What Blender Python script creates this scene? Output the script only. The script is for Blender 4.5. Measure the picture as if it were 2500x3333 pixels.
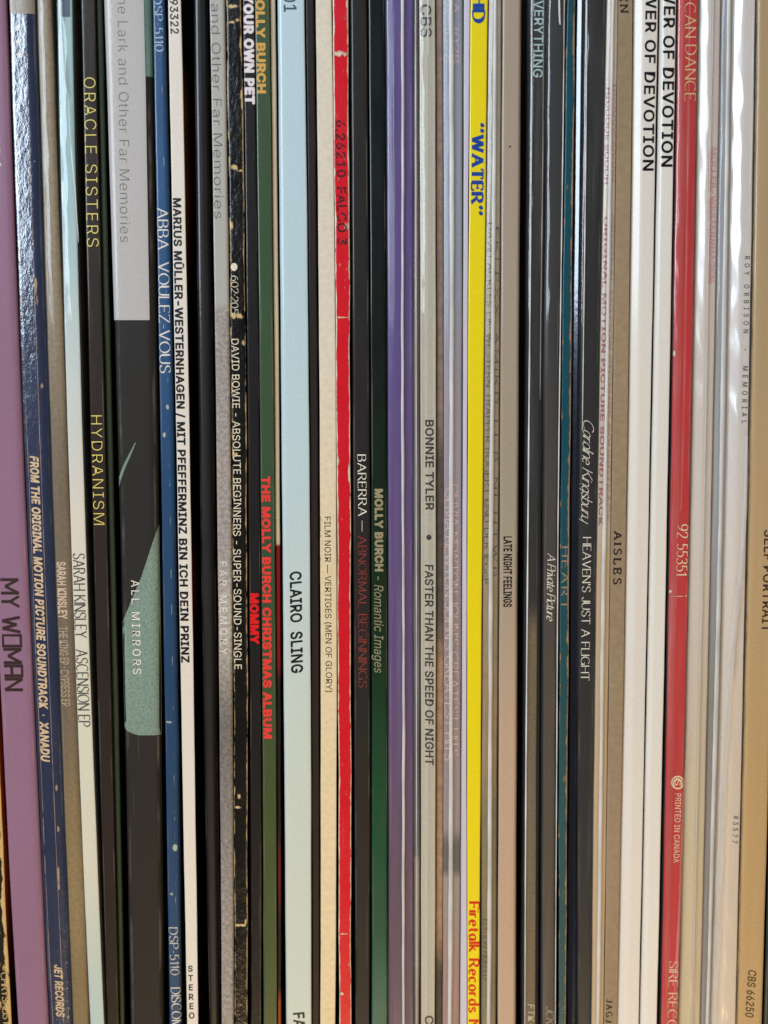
import bpy, bmesh, math, random, os
from mathutils import Vector, geometry

random.seed(7)
for o in list(bpy.data.objects):
    bpy.data.objects.remove(o)
S = bpy.context.scene
COL = S.collection

# ------------------------------------------------------------------ camera
D = 0.29                       # camera to the spines, metres
PITCH = math.radians(5.1)      # looking slightly down
ZC = 0.1782                    # height of the picture centre above the shelf
FPX = 2500 * D / 0.165
CAM = Vector((0, -D * math.cos(PITCH), ZC + D * math.sin(PITCH)))
cd = bpy.data.cameras.new('camera')
cam = bpy.data.objects.new('camera', cd)
COL.objects.link(cam)
cam.location = CAM
cam.rotation_euler = (math.radians(90) - PITCH, 0, 0)
cd.sensor_fit = 'HORIZONTAL'
cd.sensor_width = 36.0
cd.lens = 36.0 * D / 0.165
cd.clip_start = 0.005
cd.clip_end = 20
cd.dof.use_dof = True
cd.dof.focus_distance = D
cd.dof.aperture_fstop = 12.0
S.camera = cam

# ------------------------------------------------------------------ world and lamps
W = bpy.data.worlds.new('World')
S.world = W
W.use_nodes = True
bg = W.node_tree.nodes['Background']
bg.inputs['Color'].default_value = (0.9, 0.92, 1.0, 1)
bg.inputs['Strength'].default_value = 0.09


def area(name, loc, target, sx, sy, power, color):
    l = bpy.data.lights.new(name, 'AREA')
    l.shape = 'RECTANGLE'
    l.size, l.size_y = sx, sy
    l.energy = power
    l.color = color
    o = bpy.data.objects.new(name, l)
    COL.objects.link(o)
    o.location = loc
    o.rotation_euler = (Vector(target) - Vector(loc)).to_track_quat('-Z', 'Y').to_euler()
    return o


# cool daylight from a window above and to the left, warm room light from low in front
area('window_light', (-0.40, -0.55, 0.50), (0.0, 0.0, 0.21), 0.37, 0.50, 5.0, (0.77, 0.91, 1.06))
area('room_light', (0.05, -0.38, -0.27), (0.0, 0.0, 0.10), 0.44, 0.18, 2.3, (1.0, 0.70, 0.35))

S.view_settings.view_transform = 'Standard'
S.view_settings.look = 'None'
S.view_settings.exposure = 0.0
S.view_settings.gamma = 1.0
S.view_settings.use_curve_mapping = False
try:
    S.cycles.max_bounces = 10
    S.cycles.transparent_max_bounces = 16
    S.cycles.caustics_reflective = False
except Exception:
    pass

# ------------------------------------------------------------------ helpers
H = 0.315                      # height and depth of a record sleeve
DEEP = 0.31
RIGHT = Vector((1, 0, 0))
UP = Vector((0, math.sin(PITCH), math.cos(PITCH)))
FWD = Vector((0, math.cos(PITCH), -math.sin(PITCH)))
MM = 0.001


def pt(px, py, y=0.0):
    """where the sight line of a photo point meets the upright plane at depth y"""
    d = FWD + RIGHT * ((px - 1250) / FPX) + UP * ((1666.5 - py) / FPX)
    return CAM + d * ((y - CAM.y) / d.y)


def py_of_z(z, y=0.0):
    v = Vector((0, y, z)) - CAM
    return 1666.5 - FPX * v.dot(UP) / v.dot(FWD)


def lin(c):
    c = c / 255.0
    return c / 12.92 if c <= 0.04045 else ((c + 0.055) / 1.055) ** 2.4


def rgb(r, g, b, k=1.08):
    return tuple(min(0.86, max(lin(x) * k - .014, lin(x) * .42)) for x in (r, g, b)) + (1.0,)


class NT:
    """short hand for building node trees"""

    def __init__(s, name):
        s.m = bpy.data.materials.new(name)
        s.m.use_nodes = True
        s.t = s.m.node_tree
        s.t.nodes.clear()

    def n(s, kind, **kw):
        nd = s.t.nodes.new(kind)
        for k, v in kw.items():
            setattr(nd, k, v)
        return nd

    def put(s, sock, v):
        if hasattr(v, 'is_output'):
            s.t.links.new(v, sock)
        else:
            sock.default_value = v

    def math(s, op, a, b=0.0, c=0.0, clamp=False):
        nd = s.n('ShaderNodeMath', operation=op, use_clamp=clamp)
        s.put(nd.inputs[0], a)
        s.put(nd.inputs[1], b)
        s.put(nd.inputs[2], c)
        return nd.outputs[0]

    def mix(s, f, a, b):
        nd = s.n('ShaderNodeMix', data_type='RGBA')
        s.put(nd.inputs[0], f)
        s.put(nd.inputs[6], a)
        s.put(nd.inputs[7], b)
        return nd.outputs[2]

    def step(s, x, lo, hi):
        nd = s.n('ShaderNodeMapRange', interpolation_type='SMOOTHSTEP')
        s.put(nd.inputs[0], x)
        nd.inputs[1].default_value = lo
        nd.inputs[2].default_value = hi
        return nd.outputs[0]

    def uv(s):
        u = s.n('ShaderNodeUVMap', uv_map='spine_uv')
        x = s.n('ShaderNodeSeparateXYZ')
        s.t.links.new(u.outputs[0], x.inputs[0])
        return x.outputs[0], x.outputs[1]

    def noise(s, scale, stretch=(1, 1, 1), detail=3.0, seed=0.0, rough=0.5):
        tc = s.n('ShaderNodeTexCoord')
        mp = s.n('ShaderNodeMapping')
        mp.inputs['Scale'].default_value = stretch
        s.t.links.new(tc.outputs['Object'], mp.inputs[0])
        nz = s.n('ShaderNodeTexNoise', noise_dimensions='4D')
        s.t.links.new(mp.outputs[0], nz.inputs['Vector'])
        nz.inputs['W'].default_value = seed
        nz.inputs['Scale'].default_value = scale
        nz.inputs['Detail'].default_value = detail
        nz.inputs['Roughness'].default_value = rough
        return nz.outputs[0]

    def out(s, shader):
        o = s.n('ShaderNodeOutputMaterial')
        s.t.links.new(shader, o.inputs[0])
        return s.m


SEED = [0.0]


def board(name, col, rough=0.45, spec=0.3, var=0.10, grain=0.0, grain_scale=1500, zones=(), soft=0.012,
          creases=(), edge=None, chips=(), chipcol=(0.62, 0.48, 0.31, 1), bump=0.05, bump_scale=900,
          crumple=0.0, streak=0.0, specks=0.0, speckcol=(.7, .7, .66, 1), coat=0.55, coat_ior=1.6, coat_tint=(1, 1, 1, 1), scuff=0.0, rub=.16, grain_row=None):
    """printed card: base colour, colour zones along the spine (v = photo row / 3333), worn fold lines,
    edge wear, chips where the print has come off, fine paper grain"""
    SEED[0] += 3.7
    sd = SEED[0]
    grain = max(grain, .045)
    t = NT(name)
    u, v = t.uv()
    base = t.n('ShaderNodeRGB')
    base.outputs[0].default_value = col
    c = base.outputs[0]
    if zones:
        wob = t.math('MULTIPLY', t.math('SUBTRACT', t.noise(60, seed=sd + 9), 0.5), soft * 0.8)
        vv = t.math('ADD', v, wob)
        for v0, zc, sf in zones:                      # from row v0 downward the colour is zc
            c = t.mix(t.step(vv, v0 - sf, v0 + sf), c, zc)
    n1 = t.noise(45, (1, 1, .35), 4, sd)
    k = t.math('MULTIPLY_ADD', t.math('SUBTRACT', n1, 0.5), var * 3, 1.0)
    if grain:
        n2 = t.noise(grain_scale, (1, 1, 1), 3, sd + 1, .6)
        if grain_row:
            n2 = t.math('MULTIPLY_ADD', t.math('SUBTRACT', n2, .5), t.step(v, grain_row - .002, grain_row + .002), .5)
        k = t.math('MULTIPLY', k, t.math('MULTIPLY_ADD', t.math('SUBTRACT', n2, 0.5), grain * 4.5, 1.0))
    if streak:
        n3 = t.noise(700, (1, 1, .02), 2, sd + 2)
        k = t.math('MULTIPLY', k, t.math('MULTIPLY_ADD', t.math('SUBTRACT', n3, 0.5), streak * 3.5, 1.0))
    hv = t.n('ShaderNodeHueSaturation')
    t.put(hv.inputs['Value'], k)
    t.put(hv.inputs['Color'], c)
    c = hv.outputs[0]
    nw = t.noise(900, (1, 1, .35), 4, sd + 3, .62)
    dim = tuple(x * .45 for x in chipcol[:3]) + (1,)
    # rubbed edges and fine handling scratches
    eu = t.math('MINIMUM', u, t.math('SUBTRACT', 1.0, u))
    rubm = t.math('MULTIPLY', t.step(t.math('ABSOLUTE', t.math('SUBTRACT', eu, .085)), .05, .0), t.step(t.noise(260, (1, 1, .22), 4, sd + 15, .6), .46, .64))
    scr = t.step(t.noise(1500, (1, 1, .02), 2, sd + 16), .66, .74)
    rubm = t.math('MAXIMUM', rubm, t.math('MULTIPLY', scr, t.step(t.noise(70, (1, 1, .3), 2, sd + 17), .45, .65)))
    hr = t.n('ShaderNodeMix', data_type='RGBA')
    t.put(hr.inputs[0], t.math('MULTIPLY', rubm, rub))
    t.put(hr.inputs[6], c)
    hr.inputs[7].default_value = (.55, .52, .48, 1)
    c = hr.outputs[2]
    if scuff:
        nb = t.noise(120, (1, 1, .25), 3, sd + 13)
        sc = t.math('MULTIPLY', t.step(nw, .56, .66), t.step(nb, .5, .66))
        c = t.mix(t.math('MULTIPLY', sc, scuff), c, chipcol)
    for u0, wd, amt in creases:                       # worn fold line
        d = t.math('ABSOLUTE', t.math('SUBTRACT', u, u0))
        d = t.math('ADD', d, t.math('MULTIPLY', t.math('SUBTRACT', t.noise(160, (1, 1, .6), 3, sd + 5), .5), wd * 2.0))
        m1 = t.step(d, wd, wd * .4)
        m2 = t.step(t.noise(330, (1, 1, .8), 3, sd + 6), .62 - amt * .35, .68 - amt * .25)
        c = t.mix(t.math('MULTIPLY', m1, m2), c, chipcol)
    if edge:                                          # (left amount, right amount, width)
        for side, amt in ((0, edge[0]), (1, edge[1])):
            if not amt:
                continue
            d = u if side == 0 else t.math('SUBTRACT', 1.0, u)
            near = t.step(d, edge[2], 0.0)
            m = t.math('ADD', t.math('MULTIPLY', near, .34), t.math('MULTIPLY', nw, .95))
            m = t.math('ADD', m, t.math('MULTIPLY', t.noise(110, (1, 1, .6), 2, sd + 7 + side), .35))
            c = t.mix(t.step(m, 1.07 - amt * .3, 1.12 - amt * .3), c, dim)
            c = t.mix(t.step(m, 1.11 - amt * .3, 1.17 - amt * .3), c, chipcol)
    for v0, hv_, ctr, uw in chips:                    # torn patches: centre row, half height, centre u, half width u
        dv = t.math('DIVIDE', t.math('SUBTRACT', v, v0), hv_)
        du = t.math('DIVIDE', t.math('SUBTRACT', u, ctr), uw)
        r2 = t.math('ADD', t.math('MULTIPLY', dv, dv), t.math('MULTIPLY', du, du))
        m = t.math('SUBTRACT', t.math('MULTIPLY_ADD', t.math('SUBTRACT', nw, .5), 6.5, .9), r2)
        c = t.mix(t.step(m, .0, .3), c, dim)
        c = t.mix(t.step(m, .25, .75), c, chipcol)
    if specks:
        m = t.step(t.noise(2200, (1, 1, .8), 1, sd + 8), .80 - specks * .05, .83 - specks * .05)
        c = t.mix(m, c, speckcol)
    b = t.n('ShaderNodeBsdfPrincipled')
    t.put(b.inputs['Base Color'], c)
    b.inputs['Specular IOR Level'].default_value = spec * .75
    b.inputs['Coat Weight'].default_value = coat
    b.inputs['Coat Roughness'].default_value = .12
    b.inputs['Coat IOR'].default_value = coat_ior
    b.inputs['Coat Tint'].default_value = coat_tint
    rv = t.math('MULTIPLY_ADD', t.math('SUBTRACT', t.noise(180, (1, 1, .5), 3, sd + 4), .5), .25, rough)
    t.put(b.inputs['Roughness'], rv)
    h = t.math('MULTIPLY', t.noise(bump_scale, (1, 1, .7), 3, sd + 11), 1.0)
    bn = t.n('ShaderNodeBump')
    bn.inputs['Strength'].default_value = min(1, bump * 4)
    bn.inputs['Distance'].default_value = 0.00012
    t.put(bn.inputs['Height'], h)
    nrm = bn.outputs[0]
    if crumple:
        h2 = t.noise(520, (1, 1, .55), 4, sd + 12, .65)
        b2 = t.n('ShaderNodeBump')
        b2.inputs['Strength'].default_value = crumple
        b2.inputs['Distance'].default_value = 0.0006
        t.put(b2.inputs['Height'], h2)
        t.put(b2.inputs['Normal'], nrm)
        nrm = b2.outputs[0]
    t.put(b.inputs['Normal'], nrm)
    t.put(b.inputs['Coat Normal'], nrm)
    return t.out(b.outputs[0])


def film(name, haze=0.10, tint=(1, 1, 1, 1), rough=0.10, crinkle=0.35, scale=200, stretch=.06, gloss=1.0,
         hazecol=(.75, .75, .76, 1)):
    """clear plastic outer sleeve: mostly see-through, a little milky, glossy and crinkled"""
    SEED[0] += 3.7
    t = NT(name)
    h = t.noise(scale, (1, 1, stretch), 3, SEED[0])
    h2 = t.noise(scale * .6, (1, 1, .5), 3, SEED[0] + 1)
    hh = t.math('MULTIPLY_ADD', h2, .35, h)
    bn = t.n('ShaderNodeBump')
    bn.inputs['Strength'].default_value = crinkle
    bn.inputs['Distance'].default_value = 0.0010
    t.put(bn.inputs['Height'], hh)
    tr = t.n('ShaderNodeBsdfTransparent')
    tr.inputs[0].default_value = tint
    df = t.n('ShaderNodeBsdfDiffuse')
    df.inputs[0].default_value = hazecol
    gl = t.n('ShaderNodeBsdfGlossy')
    gl.inputs[0].default_value = (1, 1, 1, 1)
    gl.inputs['Roughness'].default_value = rough
    t.put(gl.inputs['Normal'], bn.outputs[0])
    m1 = t.n('ShaderNodeMixShader')
    scr = t.step(t.noise(420, (1, 1, .04), 3, SEED[0] + 2), .50, .72)
    dust = t.step(t.noise(1700, (1, 1, .9), 2, SEED[0] + 3), .70, .80)
    f = t.math('ADD', t.math('MULTIPLY_ADD', scr, haze * .9, haze * .7), t.math('MULTIPLY', dust, .10 + haze * .5), clamp=True)
    t.put(m1.inputs[0], f)
    t.t.links.new(tr.outputs[0], m1.inputs[1])
    t.t.links.new(df.outputs[0], m1.inputs[2])
    ge = t.n('ShaderNodeNewGeometry')          # reflectance of a thin film, the same from both sides
    dp = t.n('ShaderNodeVectorMath', operation='DOT_PRODUCT')
    t.t.links.new(ge.outputs['Incoming'], dp.inputs[0])
    t.t.links.new(ge.outputs['Normal'], dp.inputs[1])
    q = t.math('SUBTRACT', 1.0, t.math('ABSOLUTE', dp.outputs['Value']), clamp=True)
    fr = t.math('MULTIPLY_ADD', t.math('POWER', q, 5.0), .50, .042)
    m2 = t.n('ShaderNodeMixShader')
    t.put(m2.inputs[0], t.math('MULTIPLY', fr, gloss, clamp=True))
    t.t.links.new(m1.outputs[0], m2.inputs[1])
    t.t.links.new(gl.outputs[0], m2.inputs[2])
    return t.out(m2.outputs[0])


def milky(name, col=(.74, .75, .74, 1), op=.8):
    """milky plastic for heat-sealed seams, folds and painted highlight lines"""
    SEED[0] += 3.7
    t = NT(name)
    tr = t.n('ShaderNodeBsdfTransparent')
    p = t.n('ShaderNodeBsdfPrincipled')
    n = t.noise(260, (1, 1, .3), 3, SEED[0])
    hv = t.n('ShaderNodeHueSaturation')
    t.put(hv.inputs['Value'], t.math('MULTIPLY_ADD', t.math('SUBTRACT', n, .5), .5, 1.0))
    hv.inputs['Color'].default_value = col
    t.put(p.inputs['Base Color'], hv.outputs[0])
    p.inputs['Roughness'].default_value = .22
    bn = t.n('ShaderNodeBump')
    bn.inputs['Strength'].default_value = .5
    bn.inputs['Distance'].default_value = .0003
    t.put(bn.inputs['Height'], t.noise(500, (1, 1, .5), 3, SEED[0] + 1))
    t.put(p.inputs['Normal'], bn.outputs[0])
    m = t.n('ShaderNodeMixShader')
    t.put(m.inputs[0], t.math('MULTIPLY_ADD', t.math('SUBTRACT', n, .5), .5, op, clamp=True))
    t.t.links.new(tr.outputs[0], m.inputs[1])
    t.t.links.new(p.outputs[0], m.inputs[2])
    return t.out(m.outputs[0])


INKS = {}


def ink(col, rough=.4, worn=0.0, under=None):
    """printing ink; worn ink is missing in specks"""
    key = (tuple(round(x, 3) for x in col), rough, worn)
    if key in INKS:
        return INKS[key]
    SEED[0] += 3.7
    t = NT('ink')
    p = t.n('ShaderNodeBsdfPrincipled')
    n = t.noise(600, (1, 1, 1), 3, SEED[0])
    hv = t.n('ShaderNodeHueSaturation')
    t.put(hv.inputs['Value'], t.math('MULTIPLY_ADD', t.math('SUBTRACT', n, .5), .3, 1.0))
    hv.inputs['Color'].default_value = col
    t.put(p.inputs['Base Color'], hv.outputs[0])
    p.inputs['Roughness'].default_value = rough
    p.inputs['Specular IOR Level'].default_value = .35
    sh = p.outputs[0]
    if worn:
        tr = t.n('ShaderNodeBsdfTransparent')
        m = t.n('ShaderNodeMixShader')
        t.put(m.inputs[0], t.math('MULTIPLY', t.step(t.noise(1500, (1, 1, .5), 4, SEED[0] + 1, .65), .62 - .04, .40), 1.0)
              if worn >= 1 else t.math('SUBTRACT', 1.0, t.math('MULTIPLY', t.step(t.noise(900, (1, 1, .6), 4, SEED[0] + 1, .65), .62 - worn * .2, .70 - worn * .2), min(1, worn + .3))))
        t.t.links.new(tr.outputs[0], m.inputs[1])
        t.t.links.new(p.outputs[0], m.inputs[2])
        sh = m.outputs[0]
    INKS[key] = t.out(sh)
    return INKS[key]


def link(name, me, parent=None, mat=None):
    o = bpy.data.objects.new(name, me)
    COL.objects.link(o)
    if mat:
        me.materials.append(mat)
    if parent is not None:
        o.parent = parent
    return o


# ------------------------------------------------------------------ the shelf
def box(name, x0, x1, y0, y1, z0, z1, mat, bevel=.0015):
    bm = bmesh.new()
    bmesh.ops.create_cube(bm, size=1)
    bmesh.ops.scale(bm, vec=(x1 - x0, y1 - y0, z1 - z0), verts=bm.verts)
    bmesh.ops.translate(bm, vec=((x0 + x1) / 2, (y0 + y1) / 2, (z0 + z1) / 2), verts=bm.verts)
    bmesh.ops.bevel(bm, geom=list(bm.edges), offset=bevel, segments=2, affect='EDGES', profile=.5)
    me = bpy.data.meshes.new(name)
    bm.to_mesh(me)
    bm.free()
    return link(name, me, None, mat)


def wood(name):
    t = NT(name)
    p = t.n('ShaderNodeBsdfPrincipled')
    n = t.noise(30, (.25, 4, 4), 5, 3)
    t.put(p.inputs['Base Color'], t.mix(n, (.30, .19, .10, 1), (.42, .29, .17, 1)))
    p.inputs['Roughness'].default_value = .5
    return t.out(p.outputs[0])


shelf = box('shelf_board', -.16, .16, -.004, .34, -.018, 0.0, wood('shelf_wood'))
shelf['kind'] = 'structure'


# ------------------------------------------------------------------ record sleeves
GROUP = 'records standing in a row'
RECS = []


class Rec:
    pass


NS = 84


def quad(y, a, b, c):
    """edge position at photo row y from its positions at rows 0, 1660 and 3333"""
    if y < 0:
        return a + (b - a) / 1660 * y
    if y > 3333:
        return c + (c - b) / 1673 * (y - 3333)
    y0, y1, y2 = 0., 1660., 3333.
    return (a * (y - y1) * (y - y2) / ((y0 - y1) * (y0 - y2)) + b * (y - y0) * (y - y2) / ((y1 - y0) * (y1 - y2))
            + c * (y - y0) * (y - y1) / ((y2 - y0) * (y2 - y1)))


def record(name, label, L, R, depth=0.0, bl=(.18, .5), br=(.12, .4), wob=.0, mat=None, cover=None, back=None, top=H):
    r = Rec()
    r.name, r.label, r.L, r.R, r.depth = name, label, L, R, depth * MM
    sh = lambda b: (b[0], b[1] * (.55 if b[1] <= .6 else .85)) + tuple(b[2:])
    r.bl, r.br, r.wob, r.mat = sh(bl), sh(br), wob, mat
    r.cover = cover or mat
    r.back = back or r.cover
    r.top = top
    r.ph = random.uniform(0, 50)
    r.children = []
    RECS.append(r)
    return r


def edges_raw(r, z):
    y = py_of_z(z, r.depth)
    yc = max(-700, min(4100, y))
    w1 = max(r.wob, .3) * (math.sin(yc / 130 + r.ph) + .6 * math.sin(yc / 57 + r.ph * 2.3) + .4 * math.sin(yc / 23 + r.ph * 5))
    w2 = max(r.wob, .3) * (math.sin(yc / 143 + r.ph * 1.7) + .6 * math.sin(yc / 61 + r.ph * 3.1) + .4 * math.sin(yc / 21 + r.ph))
    return pt(quad(y, *r.L) + w1, y, r.depth).x, pt(quad(y, *r.R) + w2, y, r.depth).x


def settle():
    """keep neighbours from running into each other"""
    for r in RECS:
        r.zs = [i * r.top / NS for i in range(NS + 1)]
        r.ed = [list(edges_raw(r, z)) for z in r.zs]
    gap = .00004
    for a, b in zip(RECS, RECS[1:]):
        for i in range(NS + 1):
            if b.ed[i][0] - a.ed[i][1] < gap:
                m = (b.ed[i][0] + a.ed[i][1]) / 2
                a.ed[i][1] = m - gap / 2
                b.ed[i][0] = m + gap / 2


def edges(r, z):
    f = max(0, min(NS - 1e-6, z / r.top * NS))
    i = int(f)
    k = f - i
    return (r.ed[i][0] * (1 - k) + r.ed[i + 1][0] * k, r.ed[i][1] * (1 - k) + r.ed[i + 1][1] * k)


def prof_y(r, u):
    """how far the spine surface falls back at u across the width"""
    wl, dl = r.bl[:2]
    wr, dr = r.br[:2]
    y = 0.0
    if u < wl:
        t = (wl - max(u, 0)) / wl
        y = dl * MM * (1 - math.sqrt(max(0, 1 - t * t * .97))) if len(r.bl) < 3 else dl * MM * (.8 * max(0, t - .06) + .2 * t ** 8)
    elif u > 1 - wr:
        t = (min(u, 1) - (1 - wr)) / wr
        y = dr * MM * (1 - math.sqrt(max(0, 1 - t * t * .97)))
    return y


def us_for(r):
    wl, wr = r.bl[0], r.br[0]
    a = [wl * (1 - math.cos(math.radians(d))) for d in (0, 12, 25, 38, 52, 66, 78, 90)]
    b = [1 - wr * (1 - math.cos(math.radians(d))) for d in (90, 78, 66, 52, 38, 25, 12, 0)]
    m = [wl + (1 - wr - wl) * k for k in (.2, .4, .6, .8)]
    return a + m + b


def grid_mesh(name, rows, uvs):
    me = bpy.data.meshes.new(name)
    n = len(rows[0])
    vs = [p for row in rows for p in row]
    fs = []
    for i in range(len(rows) - 1):
        for j in range(n - 1):
            fs.append((i * n + j, i * n + j + 1, (i + 1) * n + j + 1, (i + 1) * n + j))
    me.from_pydata(vs, [], fs)
    uvl = me.uv_layers.new(name='spine_uv')
    fl = [q for row in uvs for q in row]
    for lp in me.loops:
        uvl.data[lp.index].uv = fl[lp.vertex_index]
    for p in me.polygons:
        p.use_smooth = True
    return me


def shell(r, name, z0, z1, off, n=NS, u0=0.0, u1=1.0, side=0.0, bulge=None, ragged=0.0, puff=0.0, rumple=0.0):
    """a skin over the spine, off metres proud of it, reaching side metres back along both covers"""
    us = [u for u in us_for(r) if u0 <= u <= u1]
    if u0 > 0: us = [u0] + us
    if u1 < 1: us = us + [u1]
    rows, uvs = [], []
    for i in range(n + 1):
        z = z0 + (z1 - z0) * i / n
        xl, xr = edges(r, z)
        py = py_of_z(z, r.depth)
        b0, b1 = bulge(py) if bulge else (0, 0)
        xl -= b0
        xr += b1
        w = xr - xl
        row, uvr = [], []
        jit = random.uniform(-ragged, ragged)
        if side:
            row.append((xl - off * .6, r.depth + r.bl[1] * MM + side, z)); uvr.append((-.3, py / 3333))
        for u in us:
            y = r.depth + prof_y(r, u)
            e = (u - .5) * 2
            if rumple:
                q = py + r.ph * 90
                y -= rumple * MM * (1 - e * e) ** .5 * (.6 * math.sin(q / 52 + 4 * u + 1.3 * math.sin(q / 131)) * math.sin(q / 83 - 5 * u) + .5 * math.sin(q / 29 - 7 * u) * math.sin(q / 171))
            row.append((xl + u * w + off * e * .6, y - off * (1 - .3 * abs(e) ** 3) - puff * MM * (1 - e * e) + jit, z))
            uvr.append((u, py / 3333))
        if side:
            row.append((xr + off * .6, r.depth + r.br[1] * MM + side, z)); uvr.append((1.3, py / 3333))
        rows.append([Vector(p) - r.loc for p in row])
        uvs.append(uvr)
    return grid_mesh(name, rows, uvs)


def build_record(r):
    xl, xr = edges(r, r.top / 2)
    r.loc = Vector(((xl + xr) / 2, r.depth, 0))
    root = bpy.data.objects.new(r.name, None)
    root.empty_display_size = .01
    COL.objects.link(root)
    root.location = r.loc
    root['label'] = r.label
    root['category'] = 'record'
    root['group'] = GROUP
    r.root = root
    us = us_for(r)
    rows, uvs = [], []
    for i, z in enumerate(r.zs):
        xl, xr = r.ed[i]
        py = py_of_z(z, r.depth)
        rows.append([Vector((xl + u * (xr - xl), r.depth + prof_y(r, u), z)) - r.loc for u in us])
        uvs.append([(u, py / 3333) for u in us])
    link('spine', grid_mesh('spine', rows, uvs), root, r.mat)
    for side, nm, mt in ((0, 'back_cover', r.back), (1, 'front_cover', r.cover)):
        rows, uvs = [], []
        th = .0004
        for i, z in enumerate(r.zs):
            x = r.ed[i][side]
            y0 = r.depth + (prof_y(r, 0) if side == 0 else prof_y(r, 1))
            py = py_of_z(z, r.depth)
            inn = th if side == 0 else -th
            th_ = min(th, (r.ed[i][1] - r.ed[i][0]) * .3)
            inn = th_ if side == 0 else -th_
            ys = [y0, y0 + .0015, y0 + .004, y0 + .01, y0 + .03, y0 + .1, DEEP + r.depth]
            row = [Vector((x, y, z)) - r.loc for y in ys]
            uvr = [(side + (1 if side else -1) * (y - y0) / .02, py / 3333) for y in ys]
            row.append(Vector((x + inn, ys[-1], z)) - r.loc); uvr.append((uvr[-1][0], py / 3333))
            row.append(Vector((x + inn, y0 + .002, z)) - r.loc); uvr.append((uvr[0][0], py / 3333))
            if side == 0:
                row.reverse(); uvr.reverse()
            rows.append(row); uvs.append(uvr)
        link(nm, grid_mesh(nm, rows, uvs), root, mt)


def plastic(r, mat, off=.25, bl=0.0, br=0.0, seam=None, seam_mat=None, freq=1.0, name='plastic_sleeve', amp=1.0, puff=.4, rumple=.05):
    """outer sleeve round a record; bl, br: how far (photo px) it stands away left and right; seam: (u, half width in u)"""
    ph = random.uniform(0, 40)

    def bulge(py):
        a = amp * 2.2e-5 * (1.2 * math.sin(py / 170 * freq + ph) + .8 * math.sin(py / 61 * freq + ph * 2) + .4 * math.sin(py / 27 + ph * 3))
        return bl * 6.6e-5 + a, br * 6.6e-5 - a
    me = shell(r, name, .0005, r.top - .0005, off * MM, 320, side=.25, bulge=bulge, puff=puff, rumple=rumple)
    sl = link(name, me, r.root, mat)
    if seam:
        u0, hw = seam
        rows, uvs = [], []
        for i in range(161):
            z = .0005 + (r.top - .001) * i / 160
            xl, xr = edges(r, z)
            py = py_of_z(z, r.depth)
            w = xr - xl
            uc = u0 + .015 * math.sin(py / 300 + ph) + .005 * math.sin(py / 47 + ph * 2)
            h = hw * (1 + .07 * math.sin(py / 190 + ph) + .04 * math.sin(py / 75 + ph) + .05 * math.sin(py / 19 + 2 * ph))
            row, uvr = [], []
            for k in range(7):
                q = -1 + k / 3
                u = uc + q * h
                y = r.depth + prof_y(r, min(1, max(0, u))) - (off + puff * (1 - (2 * u - 1) ** 2) + .06 + .22 * math.sqrt(max(0, 1 - q * q))) * MM
                row.append(Vector((xl + u * w, y, z)) - r.loc)
                uvr.append((u, py / 3333))
            rows.append(row); uvs.append(uvr)
        s = link('seam', grid_mesh('seam', rows, uvs), sl, seam_mat)
    return sl


# ------------------------------------------------------------------ lettering
def load_sans():
    try:
        p = os.path.join(bpy.utils.system_resource('DATAFILES', path='fonts'), 'Inter.woff2')
        return bpy.data.fonts.load(p)
    except Exception:
        return None


SANS = load_sans()


def sans_mesh(text, bold=0.0, shear=0.0, space=1.0):
    cu = bpy.data.curves.new('t', 'FONT')
    if SANS:
        cu.font = SANS
    cu.body = text
    cu.shear = shear
    cu.space_character = space + max(0, bold) * 1.6
    cu.resolution_u = 3
    if bold < 0:
        cu.offset = bold
    o = bpy.data.objects.new('t', cu)
    COL.objects.link(o)
    me = bpy.data.meshes.new_from_object(o)
    bpy.data.objects.remove(o)
    bpy.data.curves.remove(cu)
    vs = [(v.co.x, v.co.y) for v in me.vertices]
    fs = [tuple(p.vertices) for p in me.polygons]
    bpy.data.meshes.remove(me)
    lv = [0] * len(vs)
    if bold > 0:                       # heavier weight: a ribbon along every outline, a dot on every corner
        cnt = {}
        for f in fs:
            for i in range(len(f)):
                e = tuple(sorted((f[i], f[(i + 1) % len(f)])))
                cnt[e] = cnt.get(e, 0) + 1
        k = 0
        seen = set()
        nb = {}
        for (i, j), c in cnt.items():
            if c == 1:
                nb.setdefault(i, []).append(j)
                nb.setdefault(j, []).append(i)
        for (i, j), c in cnt.items():
            if c != 1:
                continue
            (x0, y0), (x1, y1) = vs[i], vs[j]
            l = math.hypot(x1 - x0, y1 - y0)
            if l < 1e-6:
                continue
            ex, ey = -(y1 - y0) / l * bold, (x1 - x0) / l * bold
            n = len(vs)
            vs += [(x0 + ex, y0 + ey), (x1 + ex, y1 + ey), (x1 - ex, y1 - ey), (x0 - ex, y0 - ey)]
            fs.append((n, n + 1, n + 2, n + 3))
            k += 1
            lv += [1 + k % 4] * 4
            for q in (i, j):
                if q in seen:
                    continue
                seen.add(q)
                if len(nb[q]) == 2:            # no dot where the outline hardly turns
                    p0, p1 = vs[nb[q][0]], vs[nb[q][1]]
                    a0 = (vs[q][0] - p0[0], vs[q][1] - p0[1])
                    a1 = (p1[0] - vs[q][0], p1[1] - vs[q][1])
                    if a0[0] * a1[0] + a0[1] * a1[1] > .94 * math.hypot(*a0) * math.hypot(*a1):
                        continue
                n = len(vs)
                cx, cy = vs[q]
                vs += [(cx + bold * math.cos(a * math.pi / 4 + .39), cy + bold * math.sin(a * math.pi / 4 + .39)) for a in range(8)]
                fs.append(tuple(range(n, n + 8)))
                k += 1
                lv += [5 + k % 3] * 8
    return vs, fs, lv


CAPH = None


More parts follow.
